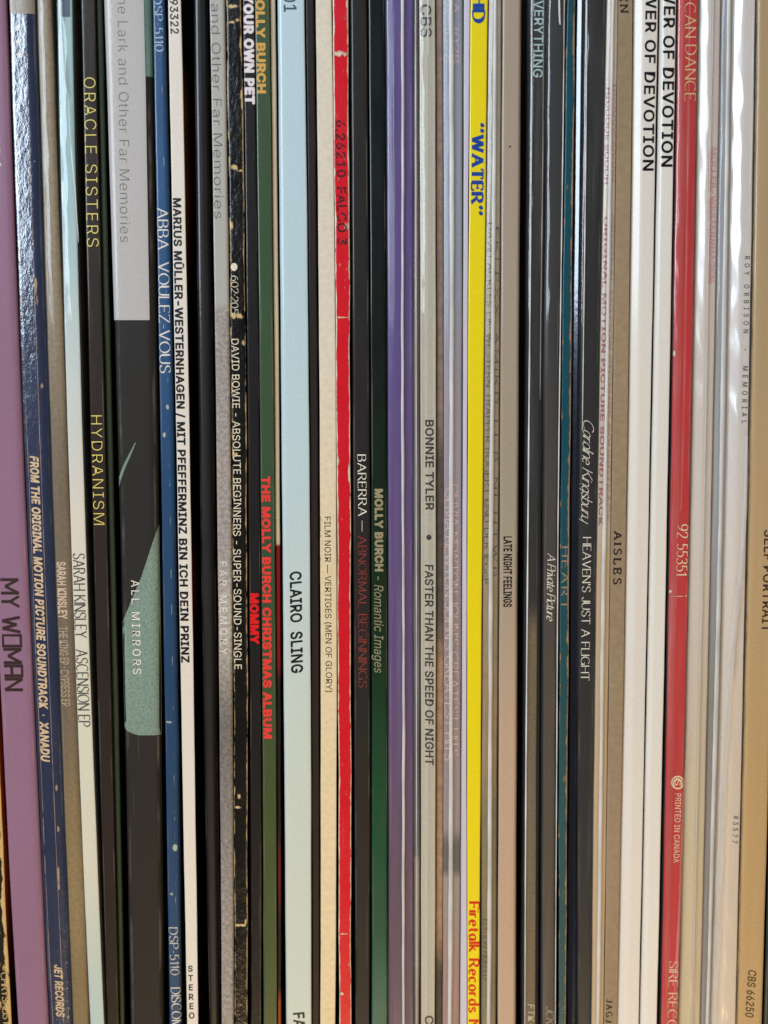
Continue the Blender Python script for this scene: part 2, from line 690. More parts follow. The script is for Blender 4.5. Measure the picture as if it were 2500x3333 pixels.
def sans(text, **kw):
    global CAPH
    if CAPH is None:
        CAPH = max(p[1] for p in sans_mesh('H')[0])
    vs, fs, lv = sans_mesh(text, **kw)
    b = max(0, kw.get('bold', 0))
    return [(x / CAPH, (y + b) / (CAPH + 2 * b)) for x, y in vs], fs, lv


def arc(cx, cy, rx, ry, a0, a1, n=14):
    return [(cx + rx * math.cos(math.radians(a0 + (a1 - a0) * i / n)), cy + ry * math.sin(math.radians(a0 + (a1 - a0) * i / n))) for i in range(n + 1)]


def sp(*p, n=6):
    """smooth curve through points"""
    out = []
    q = [p[0]] + list(p) + [p[-1]]
    for i in range(1, len(q) - 2):
        for k in range(n):
            t = k / n
            a, b, c, d = q[i - 1], q[i], q[i + 1], q[i + 2]
            out.append(tuple(.5 * (2 * b[j] + (c[j] - a[j]) * t + (2 * a[j] - 5 * b[j] + 4 * c[j] - d[j]) * t * t + (3 * b[j] - a[j] - 3 * c[j] + d[j]) * t ** 3) for j in (0, 1)))
    out.append(p[-1])
    return out


SS = sp((.56, .84), (.46, .97), (.28, 1.0), (.10, .93), (.04, .76), (.14, .60), (.32, .51), (.50, .42), (.58, .25), (.48, .06), (.28, 0), (.10, .05), (.0, .2))
# letters as pen strokes on a cap height of 1: width, strokes
G = {
    'A': (.78, [[(0, 0), (.39, 1)], [(.39, 1), (.78, 0)], [(.14, .36), (.64, .36)]]),
    'B': (.60, [[(0, 0), (0, 1)], [(0, 1), (.28, 1)] + arc(.28, .77, .25, .23, 90, -90) + [(0, .54)], [(0, .54), (.3, .54)] + arc(.3, .27, .29, .27, 90, -90) + [(0, 0)]]),
    'C': (.78, [arc(.44, .5, .44, .5, 48, 312, 22)]),
    'D': (.74, [[(0, 0), (0, 1)], [(0, 1), (.26, 1)] + arc(.26, .5, .46, .5, 90, -90, 18) + [(0, 0)]]),
    'E': (.54, [[(0, 0), (0, 1)], [(0, 1), (.52, 1)], [(0, .52), (.42, .52)], [(0, 0), (.54, 0)]]),
    'F': (.52, [[(0, 0), (0, 1)], [(0, 1), (.52, 1)], [(0, .50), (.42, .50)]]),
    'G': (.82, [arc(.44, .5, .44, .5, 48, 325, 22) + [(.80, .22)], [(.8, .0), (.8, .42)], [(.56, .42), (.82, .42)]]),
    'H': (.72, [[(0, 0), (0, 1)], [(.72, 0), (.72, 1)], [(0, .52), (.72, .52)]]),
    'I': (.0, [[(0, 0), (0, 1)]]),
    'J': (.42, [[(.42, 1), (.42, .26)] + arc(.2, .26, .22, .26, 0, -165)]),
    'K': (.68, [[(0, 0), (0, 1)], [(.62, 1), (0, .42)], [(.2, .6), (.68, 0)]]),
    'L': (.52, [[(0, 0), (0, 1)], [(0, 0), (.52, 0)]]),
    'M': (.90, [[(.02, 0), (.05, 1)], [(.05, 1), (.45, .06)], [(.45, .06), (.85, 1)], [(.85, 1), (.88, 0)]]),
    'N': (.72, [[(0, 0), (0, 1)], [(0, 1), (.72, 0)], [(.72, 0), (.72, 1)]]),
    'O': (.86, [arc(.43, .5, .43, .5, 90, 450, 28)]),
    'P': (.56, [[(0, 0), (0, 1)], [(0, 1), (.28, 1)] + arc(.28, .74, .28, .26, 90, -90) + [(0, .48)]]),
    'R': (.64, [[(0, 0), (0, 1)], [(0, 1), (.28, 1)] + arc(.28, .75, .27, .25, 90, -90) + [(0, .5)], [(.3, .5), (.64, 0)]]),
    'S': (.58, [SS]),
    'T': (.66, [[(0, 1), (.66, 1)], [(.33, 0), (.33, 1)]]),
    'U': (.68, [[(0, 1), (0, .32)] + arc(.34, .32, .34, .32, 180, 360, 16) + [(.68, 1)]]),
    'V': (.74, [[(0, 1), (.37, 0)], [(.37, 0), (.74, 1)]]),
    'W': (1.1, [[(0, 1), (.28, 0)], [(.28, 0), (.55, 1)], [(.55, 1), (.82, 0)], [(.82, 0), (1.1, 1)]]),
    'X': (.72, [[(0, 1), (.72, 0)], [(0, 0), (.72, 1)]]),
    'Y': (.70, [[(0, 1), (.35, .48)], [(.7, 1), (.35, .48)], [(.35, 0), (.35, .48)]]),
    'Z': (.62, [[(0, 1), (.62, 1)], [(.62, 1), (0, 0)], [(0, 0), (.62, 0)]]),
    '0': (.58, [arc(.29, .5, .29, .5, 90, 450, 24)]),
    '1': (.24, [[(.0, .8), (.2, 1)], [(.2, 0), (.2, 1)]]),
    '2': (.56, [sp((.02, .76), (.1, .95), (.28, 1), (.48, .92), (.53, .72), (.42, .48), (.0, .0)), [(0, 0), (.56, 0)]]),
    '3': (.54, [sp((.02, .86), (.14, .98), (.28, 1), (.46, .92), (.48, .72), (.38, .57), (.18, .53)), sp((.18, .53), (.42, .47), (.53, .28), (.46, .08), (.26, 0), (.1, .03), (0, .14))]),
    '5': (.54, [[(.5, 1), (.1, 1)], [(.1, 1), (.05, .54)], sp((.05, .54), (.24, .6), (.44, .54), (.53, .32), (.44, .08), (.22, 0), (0, .1))]),
    '6': (.56, [sp((.46, .96), (.24, .86), (.06, .62), (.0, .34), (.08, .08), (.28, 0), (.48, .08), (.56, .3), (.48, .52), (.28, .6), (.1, .52), (.01, .36))]),
    '7': (.54, [[(0, 1), (.54, 1)], [(.54, 1), (.18, 0)]]),
    '8': (.54, [arc(.27, .76, .23, .24, 90, 450, 18), arc(.27, .27, .27, .27, 90, 450, 18)]),
    '9': (.56, [sp((.08, .04), (.32, .14), (.5, .38), (.56, .66), (.48, .92), (.28, 1), (.08, .92), (0, .7), (.08, .48), (.28, .4), (.46, .48), (.55, .64))]),
    '-': (.30, [[(0, .42), (.30, .42)]]),
    '—': (.9, [[(0, .45), (.9, .45)]]),
    "'": (.06, [[(.04, 1), (.02, .72)]]),
    '.': (.06, [[(.03, 0), (.03, .07)]]),
    '·': (.1, [[(.05, .42), (.05, .56)]]),
    '#': (.6, [[(.14, 0), (.26, 1)], [(.38, 0), (.5, 1)], [(0, .34), (.6, .34)], [(.04, .68), (.64, .68)]]),
    '“': (.60, [[(.16, 1.02), (.05, .88), (.10, .72)], [(.58, 1.02), (.47, .88), (.52, .72)]]),
    '”': (.60, [[(.06, 1.0), (.12, .86), (.0, .70)], [(.48, 1.0), (.54, .86), (.42, .70)]]),
    'a': (.46, [sp((.42, .6), (.22, .68), (.04, .54), (.0, .3), (.1, .04), (.28, .04), (.42, .3)), [(.43, .66), (.43, .1), (.52, 0)]]),
    'b': (.44, [[(0, 1.05), (0, 0)], arc(.2, .33, .24, .33, 150, -150)]),
    'c': (.42, [arc(.23, .33, .23, .33, 45, 315)]),
    'd': (.46, [arc(.23, .33, .23, .33, 30, 330), [(.44, 1.05), (.44, 0)]]),
    'e': (.44, [[(.02, .36), (.43, .36)], arc(.23, .33, .22, .33, 5, 315)]),
    'f': (.32, [sp((.38, .98), (.24, 1.04), (.14, .9), (.13, .6), (.13, 0)), [(0, .64), (.32, .64)]]),
    'g': (.44, [arc(.22, .34, .21, .31, 30, 330), [(.42, .66), (.42, -.1)], sp((.42, -.1), (.3, -.32), (.1, -.3), (.0, -.2))]),
    'i': (.0, [[(0, 0), (0, .66)], [(0, .86), (0, .95)]]),
    'k': (.46, [[(0, 0), (0, 1.05)], [(.4, .66), (0, .28)], [(.14, .4), (.46, 0)]]),
    'l': (.0, [[(0, 0), (0, 1.05)]]),
    'm': (.76, [[(0, 0), (0, .66)], sp((0, .5), (.16, .66), (.36, .62), (.38, .4), (.38, 0)), sp((.38, .5), (.54, .66), (.74, .62), (.76, .4), (.76, 0))]),
    'n': (.42, [[(0, 0), (0, .66)], sp((0, .48), (.18, .66), (.38, .62), (.42, .42), (.42, 0))]),
    'o': (.46, [arc(.23, .33, .23, .33, 90, 450, 20)]),
    'p': (.46, [[(0, .66), (0, -.3)], arc(.22, .33, .23, .33, 150, -150)]),
    'r': (.30, [[(0, 0), (0, .66)], sp((0, .44), (.12, .62), (.30, .64))]),
    's': (.36, [sp((.34, .56), (.2, .67), (.04, .58), (.06, .42), (.28, .28), (.36, .14), (.2, -.01), (0, .1))]),
    't': (.30, [[(.12, .9), (.12, .14), (.2, 0), (.3, .04)], [(0, .66), (.3, .66)]]),
    'u': (.44, [sp((0, .66), (0, .24), (.08, .03), (.26, .02), (.43, .22)), [(.44, .66), (.44, 0)]]),
    'v': (.42, [[(0, .66), (.21, 0)], [(.21, 0), (.42, .66)]]),
    'y': (.44, [sp((0, .66), (0, .24), (.1, .04), (.26, .04), (.42, .24)), [(.44, .66), (.42, -.1)], sp((.42, -.1), (.3, -.34), (.1, -.32), (.02, -.2))]),
    ' ': (.26, []),
}
BLOCK = {
    'O': (.72, [[(0, 0), (0, 1), (.72, 1), (.72, 0), (0, 0)]]),
    'A': (.66, [[(0, 0), (0, 1), (.66, 1), (.66, 0)], [(0, .42), (.66, .42)]]),
    'M': (.9, [[(0, 0), (0, 1)], [(0, 1), (.45, .25)], [(.45, .25), (.9, 1)], [(.9, 1), (.9, 0)]]),
    'W': (1.0, [[(0, 1), (.25, 0)], [(.25, 0), (.5, .8)], [(.5, .8), (.75, 0)], [(.75, 0), (1.0, 1)]]),
}


def pen(text, thick=.16, thin=.05, ang=12, serif=0.0, sthick=None, track=.2, over=None, cond=1.0, shear=0.0, script=False):
    """letters drawn with a broad pen; serif: length of the feet"""
    vs, fs, lv = [], [], []
    x = 0.0
    nx, ny = thick * math.cos(math.radians(ang)), thick * math.sin(math.radians(ang))
    sth = sthick or max(thin, .045)
    lay = [0]

    def ribbon(p, width=None):
        lay[0] += 1
        n = len(p)
        closed = n > 3 and abs(p[0][0] - p[-1][0]) + abs(p[0][1] - p[-1][1]) < 1e-6
        base = len(vs)
        for i in range(n):
            if closed and i in (0, n - 1):
                a, b = p[n - 2], p[1]
            else:
                a, b = p[max(0, i - 1)], p[min(n - 1, i + 1)]
            dx, dy = b[0] - a[0], b[1] - a[1]
            l = math.hypot(dx, dy) or 1e-6
            dx, dy = dx / l, dy / l
            w = width if width else max(thin, abs(dx * ny - dy * nx))
            ex, ey = -dy * w / 2, dx * w / 2
            # mitre at corners
            if 0 < i < n - 1:
                d1 = (p[i][0] - p[i - 1][0], p[i][1] - p[i - 1][1])
                d2 = (p[i + 1][0] - p[i][0], p[i + 1][1] - p[i][1])
                l1, l2 = math.hypot(*d1) or 1e-6, math.hypot(*d2) or 1e-6
                cs = max(-1, min(1, (d1[0] * d2[0] + d1[1] * d2[1]) / (l1 * l2)))
                k = min(1.5, 1 / max(.3, math.sqrt((1 + cs) / 2)))
                ex, ey = ex * k, ey * k
            vs.append((x + p[i][0] * cond + ex, p[i][1] + ey))
            vs.append((x + p[i][0] * cond - ex, p[i][1] - ey))
            lv.extend((lay[0] % 8, lay[0] % 8))
        for i in range(n - 1):
            fs.append((base + 2 * i, base + 2 * i + 1, base + 2 * i + 3, base + 2 * i + 2))

    for ch in text:
        w, strokes = (over or {}).get(ch) or G.get(ch) or G[' ']
        for s in strokes:
            ribbon([(a, b) for a, b in s])
        if serif and ch not in "-—'.·#“”":
            ends = [(s[0], s[1], s) for s in strokes] + [(s[-1], s[-2], s) for s in strokes]
            for e, q, s in ends:
                dx, dy = e[0] - q[0], e[1] - q[1]
                l = math.hypot(dx, dy) or 1e-6
                joint = sum(1 for e2, _, s2 in ends if s2 is not s and math.hypot(e2[0] - e[0], e2[1] - e[1]) < .03)
                flat = min(abs(e[1] - k) for k in (0, 1, .66, 1.05)) < .02
                if flat and abs(dy) / l > .75 and (abs(dx) / l < .06 or not joint):
                    yy = e[1] + (sth / 2 if dy < 0 else -sth / 2)
                    lo, hi = -serif, serif
                    if ch in 'filrnmk' and dy > 0 and e[1] > .5:
                        hi = thick * .3
                    if joint:
                        hi = 0
                    ribbon([(e[0] + lo / cond, yy), (e[0] + hi / cond, yy)], sth)
                elif abs(dx) / l > .9 and not joint and ch in 'EFLTZ27' and len(s) == 2:
                    up = 1 if e[1] < .3 else -1
                    if .3 < e[1] < .7:
                        ribbon([(e[0], e[1] - serif * .9), (e[0], e[1] + serif * .9)], sth * 1.1)
                    else:
                        ribbon([(e[0], e[1]), (e[0] + (.02 if ch != 'T' else 0), e[1] + up * serif * 1.6)], sth * 1.3)
        if script and ch != ' ':
            if x > 0 and prev not in ' ':
                ribbon([(-track / cond, .04), (0, .22)], thin)
        prev = ch
        x += w * cond + track
    if shear:
        vs[:] = [(a + b * shear, b) for a, b in vs]
    return vs, fs, lv


def area2(vs, f):
    return sum(vs[f[i]][0] * vs[f[(i + 1) % len(f)]][1] - vs[f[(i + 1) % len(f)]][0] * vs[f[i]][1] for i in range(len(f)))


def inside(poly, x, y):
    c = False
    j = len(poly) - 1
    for i in range(len(poly)):
        (xi, yi), (xj, yj) = poly[i], poly[j]
        if (yi > y) != (yj > y) and x < (xj - xi) * (y - yi) / (yj - yi) + xi:
            c = not c
        j = i
    return c


def merge(geo):
    """one flat outline out of overlapping strokes, counters left open"""
    vs, fs, lv = geo
    if not any(lv):
        return geo
    fs = [f for f in fs if abs(area2(vs, f)) > 1e-9]
    # one letter at a time: group faces whose extents along the line overlap
    ext = sorted((min(vs[i][0] for i in f), max(vs[i][0] for i in f), f) for f in fs)
    groups, cur, end = [], [], -1e9
    for lo, hi, f in ext:
        if lo > end and cur:
            groups.append(cur)
            cur = []
        cur.append(f)
        end = max(end, hi) if len(cur) > 1 else hi
    groups.append(cur)
    V, F = [], []
    for g in groups:
        idx = sorted({i for f in g for i in f})
        mp = {k: n for n, k in enumerate(idx)}
        faces = [[mp[i] for i in (f if area2(vs, f) > 0 else tuple(reversed(f)))] for f in g]
        pts = [Vector(vs[i]) for i in idx]
        v2, _, f2, _, _, _ = geometry.delaunay_2d_cdt(pts, [], faces, 1, 1e-5)
        polys = [[(pts[i].x, pts[i].y) for i in f] for f in faces]
        box = [(min(p[0] for p in q), max(p[0] for p in q), min(p[1] for p in q), max(p[1] for p in q), q) for q in polys]
        n = len(V)
        V += [(p.x, p.y) for p in v2]
        for t in f2:
            cx = sum(v2[i].x for i in t) / len(t)
            cy = sum(v2[i].y for i in t) / len(t)
            if any(b[0] <= cx <= b[1] and b[2] <= cy <= b[3] and inside(b[4], cx, cy) for b in box):
                F.append(tuple(n + i for i in t))
    return V, F, [0] * len(V)


def place(r, geo, py0, py1, cx0, cx1, cap, mat, name='lettering', off=.03, free=False, parent=None, span=None):
    """lay flat letters on the spine: reading down the spine between photo rows py0 and py1, centred on cx0..cx1, cap px high"""
    vs, fs, lv = merge(geo)
    x0 = min(p[0] for p in vs)
    x1 = max(p[0] for p in vs)
    if span:
        x0, x1 = span
    pix = []
    for (a, b) in vs:
        t = (a - x0) / (x1 - x0)
        c_, row = cx0 + (cx1 - cx0) * t, py0 + (py1 - py0) * t
        k = cap
        if not free:                     # printing stays on the face of the spine
            P0, P1 = pt(c_ - cap / 2, row, r.depth), pt(c_ + cap / 2, row, r.depth)
            xl, xr = edges(r, P0.z)
            pw = (P1.x - P0.x) / cap
            m = .06 * (xr - xl)
            w = xr - xl - 2 * m
            k = min(cap, w / pw)
            mid = (P0.x + P1.x) / 2
            mid2 = min(max(mid, xl + m + k * pw / 2), xr - m - k * pw / 2)
            c_ += (mid2 - mid) / pw
        pix.append((c_ + (b - .5) * k, row))
    return lay_on(r, pix, fs, lv, mat, name, off, parent)


def lay_on(r, pix, fs, lv, mat, name, off=.03, parent=None, maxlen=9.0):
    bm = bmesh.new()
    lay = bm.verts.layers.float.new('lay')
    bv = []
    for p, l in zip(pix, lv):
        v = bm.verts.new((p[0], p[1], l))
        bv.append(v)
    for f in fs:
        try:
            bm.faces.new([bv[i] for i in f])
        except ValueError:
            pass
    zmid = pt(1250, sum(p[1] for p in pix) / len(pix), r.depth).z
    # where the surface bends, cut the letters finely enough to follow it
    def uof(p):
        P = pt(p.x, p.y, r.depth)
        xl, xr = edges(r, P.z)
        return (P.x - xl) / (xr - xl)
    bend = any(not (r.bl[0] <= uof(v.co) <= 1 - r.br[0]) for v in bm.verts)
    if bend:
        for _ in range(5):
            es = [e for e in bm.edges if (e.verts[0].co.xy - e.verts[1].co.xy).length > maxlen]
            if not es:
                break
            bmesh.ops.subdivide_edges(bm, edges=es, cuts=1, use_grid_fill=False)
            bmesh.ops.triangulate(bm, faces=[f for f in bm.faces if len(f.verts) > 4])
    for v in bm.verts:
        P = pt(v.co.x, v.co.y, r.depth)
        xl, xr = edges(r, P.z)
        u = (P.x - xl) / (xr - xl)
        u_ = max(.0, min(1, u))
        y = r.depth + prof_y(r, u_) - (off + (.03 if bend else 0) + v.co.z * .004) * MM
        v.co = Vector((P.x if 0 <= u <= 1 else xl + u_ * (xr - xl), y, P.z)) - r.loc
    bmesh.ops.recalc_face_normals(bm, faces=bm.faces)
    for f in bm.faces:
        if f.normal.y > 0:
            f.normal_flip()
    me = bpy.data.meshes.new(name)
    bm.to_mesh(me)
    bm.free()
    return link(name, me, parent or r.root, mat)


def blob(cx, cy, rx, ry, n=20):
    return [(cx + rx * math.cos(2 * math.pi * i / n), cy + ry * math.sin(2 * math.pi * i / n)) for i in range(n)]


def shape(r, pts, mat, name, off=.03, maxlen=9.0, lvl=0):
    return lay_on(r, pts, [tuple(range(len(pts)))], [lvl] * len(pts), mat, name, off, None, maxlen)


def patch(r, rows, mat, name, off=.05, cols=14):
    """printed area between a left and a right limit given row by row (photo px)"""
    out, uvs = [], []
    for (py, xa, xb) in rows:
        row, uvr = [], []
        for j in range(cols + 1):
            P = pt(xa + (xb - xa) * j / cols, py, r.depth)
            xl, xr = edges(r, P.z)
            u = min(1, max(0, (P.x - xl) / (xr - xl)))
            row.append(Vector((xl + u * (xr - xl), r.depth + prof_y(r, u) - off * MM, P.z)) - r.loc)
            uvr.append((u, py / 3333))
        out.append(row)
        uvs.append(uvr)
    out.reverse(); uvs.reverse()
    return link(name, grid_mesh(name, out, uvs), r.root, mat)


def taper(pts, w):
    """thin tapering stroke through photo points"""
    p = sp(*pts, n=5)
    n = len(p)
    l, rr = [], []
    for i in range(n):
        a, b = p[max(0, i - 1)], p[min(n - 1, i + 1)]
        dx, dy = b[0] - a[0], b[1] - a[1]
        q = math.hypot(dx, dy) or 1
        t = i / (n - 1)
        ww = w * math.sin(math.pi * min(.96, max(.06, t))) ** .6 / 2
        l.append((p[i][0] - dy / q * ww, p[i][1] + dx / q * ww))
        rr.append((p[i][0] + dy / q * ww, p[i][1] - dx / q * ww))
    return l + rr[::-1]


# ---- materials shared by several sleeves
BLACK = board('black_card', rgb(40, 38, 37), .42, .35, grain=.1, bump=.04)
DARKSIDE = board('black_cover', rgb(22, 21, 21), .5, .3)
SEAM = milky('sealed_seam')
SEAMY = milky('yellowed_seam', (.66, .64, .56, 1), .78)
CLEAR = film('clear_film', .05)
v_ = lambda row: row / 3333.0

# ---- the row of records, left to right; edges are (row 0, row 1660, row 3333)
ornate = record('vinyl_record', 'black and cream ornamented record with worn border, cut off by the lower left corner',
                (-118, -78, -28), (-70, -33, 37), 0, (.2, .5), (.2, .6), .8,
                board('ornate_spine', rgb(26, 24, 22), .45, .35, edge=(0, 1.0, .34), chipcol=rgb(205, 175, 120), scuff=.9, bump=.08),
                board('tan_brown_cover', rgb(150, 80, 35), .5, .3, zones=((v_(2980), rgb(70, 45, 22), .05), (v_(3150), rgb(24, 18, 14), .03))))
purple = record('vinyl_record', 'wide mauve purple record with dark blocky lettering, leftmost full spine in the row',
                (-64, -22, 59), (20, 82, 157), 0, (.12, .5), (.26, 1.1), 0,
                board('mauve_card', rgb(142, 108, 131), .5, .3, coat=.12, grain=.06, bump=.03),
                board('mauve_cover', rgb(120, 82, 110), .45, .3), board('orange_edge', rgb(170, 70, 50), .5, .3))
navy = record('vinyl_record', 'worn navy blue record with cream slanted lettering, white stars and creased fold lines',
              (29, 87, 162), (112, 170, 236), 0, (.12, .4), (.36, 1.6), .5,
              board('navy_card', rgb(46, 54, 80), .30, .5, var=.18, grain=.10, zones=(), creases=((.13, .012, .8), (.62, .012, .9)),
                    chipcol=rgb(176, 150, 122), chips=((v_(935), .010, .68, .06), (v_(975), .008, .72, .05), (v_(1255), .003, .75, .06), (v_(2560), .004, .75, .06), (v_(2700), .003, .75, .05), (v_(2860), .012, .68, .05)),
                    crumple=.22, specks=.6, coat=.95, coat_ior=2.2, bump=.06),
              board('navy_cover', rgb(20, 22, 40), .5, .3))
brown = record('vinyl_record', 'slim mottled brown record in clear plastic with pale narrow lettering',
               (121, 174, 239), (166, 227, 290), .3, (.16, .5), (.3, .9), .4,
               board('mottled_brown_card', rgb(138, 122, 96), .42, .45, var=.22, grain=.22, grain_scale=1100, streak=.16,
                     zones=((v_(1300), rgb(112, 96, 74), .12), (v_(2500), rgb(140, 118, 76), .08), (v_(3080), rgb(124, 104, 66), .04)), bump=.08),
               board('grey_teal_cover', rgb(120, 135, 130), .45, .3))
pale = record('vinyl_record', 'pale aqua to cream record with thin decorative dark lettering beside the mottled brown one',
              (186, 228, 294), (234, 276, 339), .2, (.10, .35), (.10, .35), .2,
              board('aqua_cream_card', rgb(158, 190, 192), .32, .45, var=.08, soft=.1,
                    zones=((v_(950), rgb(205, 212, 208), .12), (v_(1500), rgb(224, 214, 198), .1), (v_(1900), rgb(224, 220, 200), .1), (v_(3050), rgb(190, 208, 202), .08)), bump=.04),  # artwork fade, partly the light's own tint put into the colour
              board('dark_teal_cover', rgb(52, 72, 76), .5, .3, zones=((v_(800), rgb(40, 52, 54), .1),)))
oracle = record('vinyl_record', 'black brown record with thin yellow lettering between the pale aqua and dark green spines',
                (264, 301, 350), (310, 349, 388), .2, (.13, .4), (.10, .3), 0,
                board('black_brown_card', rgb(54, 47, 43), .46, .2, grain=.08, bump=.04), DARKSIDE)
green_thin = record('vinyl_record', 'thin unlettered dark green record set back beside the wide black one',
                    (311, 350, 389), (331, 371, 405), 1.5, (.3, .5), (.4, .8), 0,
                    board('dark_green_card', rgb(62, 74, 62), .5, .3, grain=.14, bump=.05), DARKSIDE)
mirrors = record('vinyl_record', 'widest matte black record with a green grey artwork patch and a light paper band',
                 (339, 388, 424), (492, 516, 532), .4, (.13, .9), (.24, 1.6), 0,
                 board('matte_black_card', rgb(50, 48, 46), .55, .3, coat=.12, grain=.07, bump=.03, zones=()), DARKSIDE)
abba = record('vinyl_record', 'slim worn blue record with white serif lettering',
              (497, 526, 552), (537, 571, 591), .3, (.14, .45), (.34, 1.2), .3,
              board('blue_card', rgb(50, 82, 122), .34, .5, var=.15, creases=((.62, .02, .2),), chipcol=rgb(170, 176, 172),
                    chips=((v_(1325), .003, .6, .16), (v_(1415), .0025, .3, .14), (v_(2758), .003, .6, .18), (v_(2910), .0018, .3, .2), (v_(2350), .0014, .3, .3)), streak=.12, bump=.06, zones=((v_(1500), rgb(46, 72, 104), .2),)),
              board('navy_black_cover', rgb(16, 22, 34), .5, .3))
marius = record('vinyl_record', 'slim white record with bold black lettering along nearly its whole spine',
                (547, 578, 609), (589, 621, 645), 0, (.08, .3), (.08, .3), .2,
                board('white_card', rgb(222, 214, 203), .5, .3, var=.04, grain=.05, bump=.05),
                board('black_art_cover', rgb(16, 14, 13), .4, .4, zones=((v_(250), rgb(120, 78, 20), .03), (v_(800), rgb(16, 13, 12), .05), (v_(1830), rgb(110, 14, 18), .03), (v_(1990), rgb(16, 13, 12), .03))))
black_round = record('vinyl_record', 'unlettered rounded black record set back beside the slim white one',
                     (629, 650, 680), (678, 700, 719), 2.5, (.30, .9), (.55, 2.2), 0,
                     board('soft_black_card', rgb(46, 45, 45), .42, .4, grain=.06, bump=.04), DARKSIDE)
grey = record('vinyl_record', 'light grey record with a speckled stone texture on its lower spine',
              (683, 707, 722), (731, 753, 761), 0, (.10, .35), (.22, .7), 0,
              board('stone_grey_card', rgb(176, 174, 168), .45, .35, var=.10, grain=.42, grain_row=1000 / 3333, grain_scale=1300, bump=.16, bump_scale=700,
                    zones=((v_(1000), rgb(158, 150, 145), .006), (v_(1880), rgb(176, 168, 160), .03), (v_(2210), rgb(118, 113, 108), .05), (v_(2700), rgb(150, 144, 138), .12))), DARKSIDE)
bowie = record('vinyl_record', 'battered black record with chipped cream edges and a round cream dot above its lettering',
               (736, 757, 764), (785, 803, 804), .1, (.12, .4), (.16, .5), 1.0,
               board('battered_black_card', rgb(33, 30, 27), .22, .55, var=.2, edge=(.52, .70, .15), chipcol=rgb(205, 178, 128), coat=.3,
                     chips=((v_(20), .0018, .55, .45), (v_(64), .0022, .75, .2), (v_(72), .0012, .35, .3), (v_(545), .0030, .40, .28), (v_(556), .0018, .75, .25), (v_(735), .0042, .10, .2), (v_(1028), .0030, .5, .5), (v_(1118), .0040, .92, .16), (v_(1480), .0026, .15, .25),
                            (v_(140), .010, .95, .12), (v_(320), .010, .95, .12), (v_(2591), .0030, .35, .14), (v_(2628), .0014, .3, .3), (v_(3012), .0014, .4, .45), (v_(3000), .003, .85, .1)),
                     crumple=.32, specks=.3, bump=.1), DARKSIDE)
mommy = record('vinyl_record', 'slim scuffed black record with heavy white and red block words',
               (790, 809, 817), (827, 847, 851), .4, (.14, .4), (.14, .4), .2,
               board('scuffed_black_card', rgb(42, 40, 40), .42, .25, crumple=.12, var=.2, specks=.15), DARKSIDE)
green = record('vinyl_record', 'forest green record with red and tan bold lettering',
               (829, 849, 858), (877, 894, 901), 0, (.11, .4), (.10, .3), .3,
               board('forest_green_card', rgb(64, 84, 61), .32, .45, var=.12, grain=.06, zones=((v_(2200), rgb(74, 85, 54), .15),), bump=.05, specks=.08), DARKSIDE)
cream_red = record('vinyl_record', 'very thin record, cream above and dark red below, beside the forest green one',
                   (879, 896, 904), (896, 911, 915), .8, (.3, .5), (.4, .6), .3,
                   board('cream_red_card', rgb(200, 188, 162), .5, .3, streak=.2,
                         zones=((v_(1772), rgb(125, 30, 32), .002), (v_(2185), rgb(60, 40, 24), .01), (v_(2215), rgb(34, 32, 30), .01), (v_(2760), rgb(110, 30, 32), .02), (v_(2930), rgb(44, 30, 28), .03), (v_(3240), rgb(150, 78, 36), .01))), DARKSIDE)
clairo = record('vinyl_record', 'wide light blue record with bold dark slanted lettering',
                (903, 918, 931), (990, 1008, 1013), 0, (.16, .9), (.08, .35), 0,
                board('light_blue_card', rgb(187, 209, 217), .36, .3, var=.03, grain=.03, bump=.03, zones=((v_(1900), rgb(200, 209, 199), .25),)),  # lower zone carries the warm low light in its colour
                DARKSIDE)
dark_brown = record('vinyl_record', 'plain dark brown record without lettering between the light blue and the cream spines',
                    (994, 1010, 1016), (1024, 1039, 1041), .8, (.18, .5), (.22, .7), 0,
                    board('dark_brown_card', rgb(46, 38, 34), .5, .35, grain=.1, streak=.12), DARKSIDE)
noir = record('vinyl_record', 'cream paper record with small thin dark capitals and a torn left edge',
              (1028, 1042, 1043), (1079, 1095, 1091), 0, (.07, .3), (.08, .3), .2,
              board('cream_paper', rgb(216, 206, 188), .65, .2, coat=0, var=.07, grain=.10, grain_scale=900, zones=((v_(1500), rgb(222, 204, 168), .15),), specks=.12,
                    speckcol=(.25, .18, .1, 1), bump=.08, chips=((v_(1790), .014, .04, .10), (v_(1700), .010, .03, .07)), chipcol=rgb(228, 212, 176)), DARKSIDE)
falco = record('vinyl_record', 'bright red record with white chipped edges and worn black numerals',
               (1082, 1097, 1104), (1133, 1141, 1143), .1, (.08, .3), (.10, .3), .9,
               board('worn_red_card', rgb(206, 30, 48), .30, .5, var=.10, edge=(.92, .88, .15), chipcol=rgb(226, 205, 178), crumple=.10,
                     chips=((v_(175), .003, .3, .8), (v_(1033), .0008, .4, .6), (v_(1500), .008, .05, .12), (v_(735), .005, .85, .2), (v_(1530), .012, .93, .12), (v_(3040), .0006, .3, .5), (v_(3235), .0016, .2, .15)), bump=.06), DARKSIDE)
barerra = record('vinyl_record', 'charcoal record with fine white and dim red serif capitals',
                 (1140, 1149, 1156), (1193, 1204, 1203), .2, (.16, .7), (.14, .5), 0,
                 board('charcoal_card', rgb(49, 46, 45), .42, .3, grain=.05, bump=.03), DARKSIDE)
